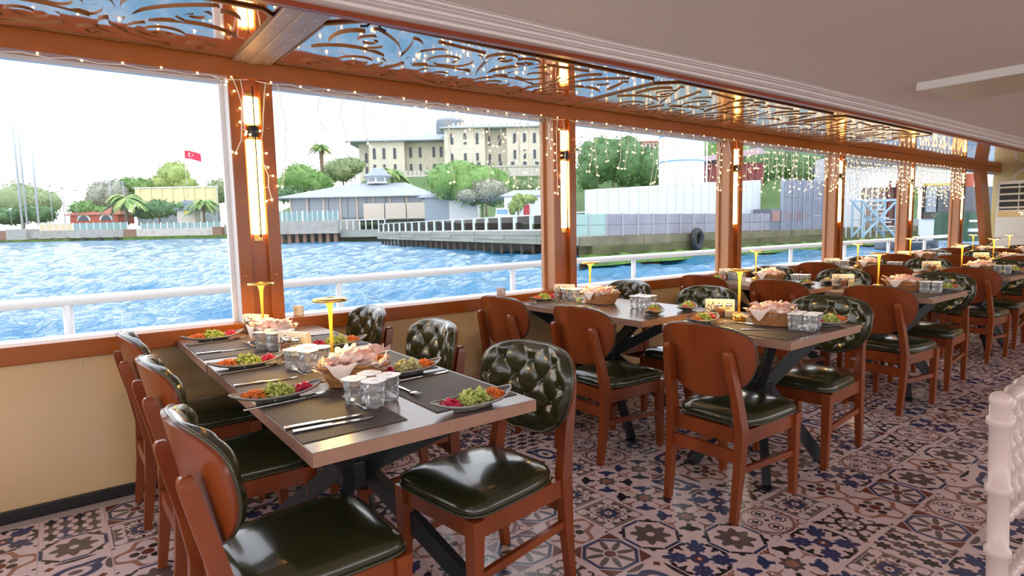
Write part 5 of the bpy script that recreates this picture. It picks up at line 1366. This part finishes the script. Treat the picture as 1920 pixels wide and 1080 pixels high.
# pickup truck on the pier
tk = Site('pickup_truck', 'white pickup truck with blue windshield parked behind pier railing', 'car', 942, 420, 84)
S = tk.S; TW = mat('truck_white', (.80, .82, .84), .3)
b = MB(); b.bbox((-14 * S, 0, 6 * S), (14 * S, 4.6, 16 * S), .12); b.build('body', TW, tk.o)
b = MB(); b.add([(-13 * S, .9, 16 * S), (13 * S, .9, 16 * S), (13 * S, 2.9, 16 * S), (-13 * S, 2.9, 16 * S), (-11.5 * S, 1.5, 30 * S), (11.5 * S, 1.5, 30 * S), (11.5 * S, 2.7, 30 * S), (-11.5 * S, 2.7, 30 * S)], [(0, 1, 5, 4), (1, 2, 6, 5), (2, 3, 7, 6), (3, 0, 4, 7), (4, 5, 6, 7)]); cab = b.build('cab', TW, tk.o)
b = MB(); b.add([(-11.4 * S, 1.0, 18 * S), (11.4 * S, 1.0, 18 * S), (10.6 * S, 1.40, 28 * S), (-10.6 * S, 1.40, 28 * S)], [(0, 1, 2, 3)], 0, False, Matrix.Translation((0, -.03, 0))); b.build('windshield', mat('truck_glass', (.12, .25, .38), .15), cab)
for sx_ in (-1, 1):
    for yy in (.9, 3.7): b = MB(); b.lathe([(0, -.12), (.36, -.12), (.36, .12), (0, .12)], 14, M=Matrix.Translation((sx_ * 12 * S, yy, .36)) @ Matrix.Rotation(PI / 2, 4, 'Y')); b.build('wheel', BLACK, tk.o)
    b = MB(); b.box((sx_ * 11 * S - .12, -.03, 10 * S), (sx_ * 11 * S + .12, 0, 13 * S)); b.build('headlight', STEEL, tk.o)
b = MB(); b.box((-7 * S, -.03, 9 * S), (7 * S, 0, 13 * S)); b.build('grille', BLACK, tk.o)

# ---- pier: runs towards the boat, with piles, plank face and white railing
A0 = Vector((-91, 43.2, 0)); B0 = Vector((-27.5, 30.6, 0)); d_ = (B0 - A0); LP = d_.length; pr = thing('pier', 'long weathered pier on dark piles with white railing', 'pier', (A0.x, A0.y, WZ), math.atan2(d_.y, d_.x))
PTOP = 2.0
b = MB(); b.box((0, 0, PTOP - .25), (LP, 16, PTOP)); b.build('deck', CONC, pr)
WOODG = mat('grey_planks', (.34, .35, .31), .85, noise=(.8, (.22, .24, .20), (.2, 1, 2)))
for k in range(3):
    for j in range(9):
        b = MB(); b.box((LP * j / 9 + .05, -.12 - .06 * ((k + j) % 2), PTOP - .42 - .36 * k), (LP * (j + 1) / 9 - .05, 0, PTOP - .08 - .36 * k)); b.build('plank', WOODG, pr)
for j in range(30):
    b = MB(); b.tube([(LP * (j + .5) / 30, .5, -2), (LP * (j + .5) / 30, .5, PTOP - .9)], .22, 8); b.build('pile', mat('pile_brown', (.10, .07, .05), .8, noise=(2, (.05, .05, .04))), pr)
b = MB(); b.box((0, 3.5, -1), (LP, 4, PTOP - .3)); b.build('inner_shadow', mat('pile_shadow', (.08, .07, .06), .9), pr)  # dark sheet standing in for the shade behind the piles
b = MB(); b.box((LP - .9, -.4, -2), (LP, 8, PTOP)); b.build('end_block', CONC, pr)
for j in range(20):
    x = LP * j / 20; wide = j % 3 == 0
    b = MB(); b.box((x, .1, PTOP), (x + (.34 if wide else .08), .3, PTOP + 1.35)); b.build('rail_post', RAILW, pr)
    b = MB(); b.box((x + .35, .18, PTOP + .1), (x + LP / 20 - .05, .21, PTOP + 1.25)); b.build('rail_glass', glass_mat('pier_glass', (.72, .88, .88), .06), pr)
    b = MB(); b.beam((x + 1.0, .3, PTOP + 1.1), (x + 1.7, 1.2, PTOP), .07, .07); b.build('rail_brace', RAILW, pr)
b = MB(); b.box((0, .12, PTOP + 1.27), (LP, .28, PTOP + 1.35)); b.build('top_rail', RAILW, pr)
te = Site('terrace', 'concrete terrace on rusty piles at left end of the pier', 'terrace', 600, 452, 128)
te.box('slab', 505, 634, 414, 438, 20, CONC); te.box('slab', 634, 726, 432, 446, 14, WOODG, 2)
for i in range(9): te.box('pile', 508 + i * 14.5, 514 + i * 14.5, 438, 462, .8, RUST, .8)
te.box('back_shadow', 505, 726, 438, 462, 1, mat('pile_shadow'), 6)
for i in range(14):
    px = 510 + i * 9.6; b = MB(); b.box((te.x(px), .2, te.z(414)), (te.x(px + (3.2 if i % 4 == 2 else 1.2)), .5, te.z(395))); b.build('rail_post', RAILW, te.o)
    if i < 13: te.box('rail_pane', px + 1.4, px + 9.4, 397, 414, .05, RGLASS, .3)
for i in range(8):
    px = 634 + i * 12; b = MB(); b.box((te.x(px), 2, te.z(433)), (te.x(px + 1.6), 2.3, te.z(413))); b.build('rail_post', RAILW, te.o)
b = MB(); b.box((te.x(634), 2, te.z(414.5)), (te.x(722), 2.3, te.z(413))); b.build('top_rail', RAILW, te.o)

# ---- stone quay with the white ferry building (third and fourth window)
QX = -22.0
qt = thing('stone_quay', 'mossy stone quay with green algae at the waterline', 'quay', (QX, 24.0, WZ))
MOSS = mat('mossy_block', (.06, .07, .022), .85, noise=(.7, (.13, .125, .055))); ST = mat('stone_block', (.20, .175, .105), .85, noise=(.9, (.11, .10, .055))); rq = random.Random(8)
b = MB(); b.prism([(-.25, .4), (-.25, 58), (-12, 58), (-12, 12.5)], -1.5, 1.62); b.build('quay_core', STONE, qt)
for row in range(3):
    y = .4 + (row % 2) * .8
    while y < 57:
        L_ = rq.uniform(2.2, 4.4); o_ = rq.uniform(-.05, .06); bb = MB(); bb.bbox((-.3, y + .02, .05 + row * .53), (o_, y + L_ + .005, .575 + row * .53), .02); bb.build('stone_block', (ALGAE, MOSS, ST)[row], qt); y += L_
b = MB(); b.grid(lambda u, v: (.08 + .6 * v * (1 + .4 * math.sin(u * 60)), 0.5 + 57 * u, .52 - .55 * v + .12 * math.sin(u * 130) * (1 - v)), 120, 3); o = b.build('algae', mat('bright_algae', (.09, .22, .015), .7, noise=(2, (.03, .075, .012))), qt); o['kind'] = 'stuff'
ty_ = thing('tyre_fender', 'black rubber tyre fender hanging on the stone quay', 'tyre', (QX + .30, 35.0, .25), .1)
b = MB(); N = 28; b.tube([(0, .52 * math.cos(2 * PI * i / N), .58 * math.sin(2 * PI * i / N)) for i in range(N)], .22, 12, closed=True); b.build('tyre', mat('rubber', (.02, .024, .03), .6), ty_)
b = MB(); b.tube([(-.15, 0, .55), (-.2, 0, 1.2)], .03, 6); b.build('rope', mat('rope', (.3, .27, .2), .9), ty_)
fb = thing('hoarding', 'grey metal hoarding panels on top of stone quay', 'fence', (QX - .5, 24.0, WZ + 1.62))
for k in range(15):
    for r in range(2):
        b = MB(); b.bbox((-.03, k * 1.45 + .03, .05 + r * .68), (.03, k * 1.45 + 1.42, .70 + r * .68), .01); b.build('panel', mat('mint_panel', (.30, .45, .42), .6) if k < 2 else mat('grey_panel', (.20, .20, .25), .5, noise=(.7, (.27, .27, .32))), fb)
    b = MB(); b.box((.03, k * 1.45 - .03, 0), (.09, k * 1.45 + .03, 1.45)); b.build('upright', mat('upright_grey', (.4, .42, .46), .5), fb)
fy = thing('ferry_hall', 'long white corrugated ferry hall above the grey hoarding', 'building', (QX - 2.2, 26.8, WZ + 1.62))
b = MB(); HB = mat('white_cladding', (.60, .65, .68), .55)
b.add([(0, 0, 1.3), (0, 20.3, 1.3), (0, 20.3, 4.2), (0, 13, 3.8), (0, 0, 2.95), (-5, 5, 1.3), (-5, 20.3, 1.3), (-5, 20.3, 4.2), (-5, 13, 3.8), (-5, 5, 3.2)], [(0, 1, 2, 3, 4), (4, 3, 8, 9), (3, 2, 7, 8), (0, 4, 9, 5), (1, 6, 7, 2), (5, 6, 1, 0)]); b.build('shell', HB, fy)
for k in range(20):
    y = k + .1; zt = interp([0, 13, 20.3], [2.95, 3.8, 4.2], y); b = MB(); b.box((0, y, 1.34), (.04, y + .8, zt - .06)); b.build('cladding_panel', HB, fy)
b = MB(); b.box((-.2, 0, 1.22), (.12, 20.3, 1.34)); b.build('ledge', mat('ledge_grey', (.62, .66, .70), .5), fy)
b = MB(); b.prism([(-.3, .3), (-.3, 20.3), (-4.8, 20.3), (-4.8, 5.2)], -.2, 1.3); b.build('base', GRWALL, fy)
tw = thing('white_tower', 'white round tower with blue bands above the ferry hall', 'tower', (-29.5, 43.5, 3.6))
b = MB(); b.lathe([(1.9, -4), (1.9, 5.3), (1.8, 5.4), (0, 5.5)], 24); b.build('shaft', WHITEB, tw)
for z in (.95, 2.95, 5.1): b = MB(); b.lathe([(1.92, z), (1.95, z), (1.95, z + .12), (1.92, z + .12)], 24); b.build('blue_band', mat('band_blue', (.16, .36, .62), .5), tw)
b = MB(); b.tube([(1.5, 1.5, -2.5), (1.5, 1.5, 5.0)], .07, 6); b.build('drain_pipe', RAILW, tw)
rh = Site('red_boathouse', 'dark red hall with pink roof behind white tower', 'building', 1313, 345, 74)
rh.box('wall', 1311, 1432, 308, 347, 7, mat('dark_red_wall', (.16, .04, .04), .8))
b = MB(); b.grid(lambda u, v: (rh.x(1309) + u * (rh.x(1434) - rh.x(1309)), -.6 + 8.2 * v, rh.z(310) + (.2 + u * .6 + 1.0 * math.sin(PI * (v * .9 + .05))) * (1 + .3 * u)), 10, 10); b.build('roof', mat('pink_roof', (.30, .21, .23), .7), rh.o)
for k in range(8): rh.box('door_leaf', 1314 + k * 14.6, 1327 + k * 14.6, 315, 345, .1, mat('red_leaf', (.20, .05, .05), .7), -.1)
bs = thing('small_shed', 'dark red glazed shed under the white cladding', 'building', (QX - .45, 45.6, WZ + 1.62))
b = MB(); b.box((-1.5, 0, 0), (0, 5.9, 1.75)); b.build('shed_wall', mat('shed_grey', (.14, .16, .20), .6), bs)
for k in range(4): b = MB(); b.box((0, .15 + k * 1.45, .75), (.05, 1.45 + k * 1.45, 1.6)); b.build('pane', mat('shed_glass', (.20, .08, .08), .2), bs)
bg_ = thing('blue_gate', 'tall blue grey corrugated steel gate beside ferry hall', 'gate', (QX - .4, 47.2, WZ + 1.3))
for k in range(4):
    for r in range(3):
        b = MB(); NN = 24; b.grid(lambda u, v: (.05 * math.sin(u * PI * 14), k * 1.72 + .03 + u * 1.66, r * 1.5 + .03 + v * 1.44), NN, 1, smooth=False); b.build('gate_panel', mat('gate_blue', (.24, .27, .33), .5, noise=(.6, (.18, .20, .26))), bg_)
for k in range(5): b = MB(); b.box((-.1, k * 1.72 - .05, 0), (.1, k * 1.72 + .05, 4.6)); b.build('gate_post', mat('gate_post', (.28, .33, .40), .5), bg_)
# wooded hillside behind
tree('dark green wooded slope behind the tower, left part', [(1130, 300, 46, 40), (1175, 305, 40, 46), (1215, 315, 40, 36), (1105, 325, 24, 34)], 170, 3, 1150, 372, n=3600)
tree('dark green trees behind the tower, right part', [(1250, 310, 40, 44), (1330, 290, 40, 40), (1290, 320, 36, 36), (1370, 300, 34, 36)], 180, 0, 1310, 372, n=3200)
tree('dark trees above the pink roof of the hall', [(1430, 305, 44, 36), (1500, 310, 44, 36), (1560, 315, 40, 34)], 150, 3, 1490, 370, n=2800)
tree('single dark cypress on the hill ridge', [(1243, 262, 3.5, 12), (1243, 254, 2.4, 8)], 260, 3, 1243, 290, n=200)
hh = Site('hill_house', 'pale pink house with flat roof on hill ridge', 'house', 1222, 282, 255)
hh.box('wall', 1203, 1240, 266, 284, 10, mat('pink_render', (.72, .55, .52), .8)); hip(hh, 1200, 1243, 1208, 1236, 266, 261, 10, REDROOF)
for k in range(5): hh.box('window', 1206 + k * 7, 1209.5 + k * 7, 270, 276, .2, DARKW, -.1)
hh = Site('hill_house', 'small grey stone house on the slope at left of third window', 'house', 1100, 300, 215)
hh.box('wall', 1088, 1108, 275, 302, 9, mat('pale_stone'))
hip(hh, 1085, 1111, 1092, 1104, 275, 266, 9, ROOFG)
for k in range(2): hh.box('window', 1093 + k * 8, 1096.5 + k * 8, 282, 289, .2, DARKW, -.1)

# ---- landing stage seen through the far windows
gp = Site('gangway_tower', 'pale blue steel gangway frame with cross braces and stairs', 'gangway', 1645, 446, 52)
def bar(s, a, b_, w_, m, name, y0=0.0, y1=None):
    bb = MB(); bb.beam((s.x(a[0]), y0, s.z(a[1])), (s.x(b_[0]), y0 if y1 is None else y1, s.z(b_[1])), w_ * s.S, w_ * s.S); return bb.build(name, m, s.o)
for y in (0, 1.6):
    for px in (1616, 1678): bar(gp, (px, 446), (px, 374), 3, STEELB, 'upright', y)
    bar(gp, (1612, 376), (1684, 376), 4, STEELB, 'top_beam', y); bar(gp, (1616, 378), (1678, 444), 3, STEELB, 'brace', y); bar(gp, (1678, 378), (1616, 444), 3, STEELB, 'brace', y); bar(gp, (1616, 412), (1678, 412), 2, STEELB, 'cross_beam', y)
for k in range(7): gp.box('stair_tread', 1640 + k * 5, 1652 + k * 5, 384 + k * 8, 386 + k * 8, 1.4, RAILW, .1)
for k in range(7): bar(gp, (1612 + k * 12, 446), (1612 + k * 12, 320 if k % 2 else 335), 1.5, RAILW, 'mast', 2.2)
lb = Site('landing_building', 'grey landing building with dark glazing behind steel gangway', 'building', 1660, 446, 66)
lb.box('wall', 1575, 1612, 290, 450, 6, mat('pillar_grey', (.50, .52, .55), .7)); lb.box('wall', 1612, 1712, 330, 450, 6, mat('brown_wall', (.26, .20, .18), .8), 1); lb.box('upper_wall', 1590, 1830, 312, 352, 5, WHITEB, .5); lb.box('roof_slab', 1580, 1840, 300, 313, 8, mat('slab_dark', (.10, .11, .12), .7), -.5)
for k in range(4): lb.box('red_column', 1668 + k * 13, 1671 + k * 13, 340, 446, .4, mat('dark_red_wall'), .4)
for k in range(3):
    f = lb.box('window_bay', 1718 + k * 24, 1740 + k * 24, 350, 412, .4, mat('bay_black', (.04, .04, .045), .5), -1.0); lb.box('pane', 1720 + k * 24, 1738 + k * 24, 353, 400, .2, GRWALL, -1.2, f)
lb.box('lower_wall', 1712, 1840, 412, 455, 5, mat('pale_blue_wall', (.62, .68, .74), .6), -.8); lb.box('yellow_band', 1716, 1792, 348, 352, .4, mat('band_yellow', (.62, .45, .05), .6), -1.3)
sk_ = Site('moored_launch', 'small dark launch moored below the landing building', 'boat', 1700, 458, 40)
b = MB(); b.grid(lambda u, v: ((u - .5) * 120 * sk_.S, (v - .5) * 2.0 * (1 - abs(2 * u - 1) ** 3), (4 + 4 * abs(2 * u - 1) ** 2) * sk_.S - .6 * (1 - (2 * v - 1) ** 2)), 16, 8); b.build('hull', mat('launch_hull', (.20, .22, .25), .5), sk_.o)
sk_.box('cabin', 1680, 1725, 446, 455, .9, WHITEB, -.5)
for k in range(3): sk_.box('cabin_window', 1684 + k * 13, 1694 + k * 13, 448, 452, .02, DARKW, -.53)
gb = Site('green_boat', 'dark green and white workboat beyond last window', 'boat', 1845, 446, 36)
b = MB(); b.bbox((gb.x(1815), 0, gb.z(452)), (gb.x(1880), 3, gb.z(396)), .05); b.build('hull', mat('boat_green', (.02, .10, .07), .5), gb.o); gb.box('deckhouse', 1815, 1880, 350, 396, 2.4, mat('deckhouse_dark', (.10, .12, .14), .6), .3); gb.box('white_stripe', 1815, 1880, 412, 416, .05, RAILW, -.06); gb.box('red_flag_box', 1822, 1832, 325, 350, .4, REDB, .5); gb.box('bulwark', 1815, 1880, 428, 434, .3, RAILW, -.2)
qd = MB(); p = at(1700, 460, 62); qd.box((-60, 83, WZ - 1), (-15, 140, WZ + .6)); struct('ground_landing', qd, CONC)
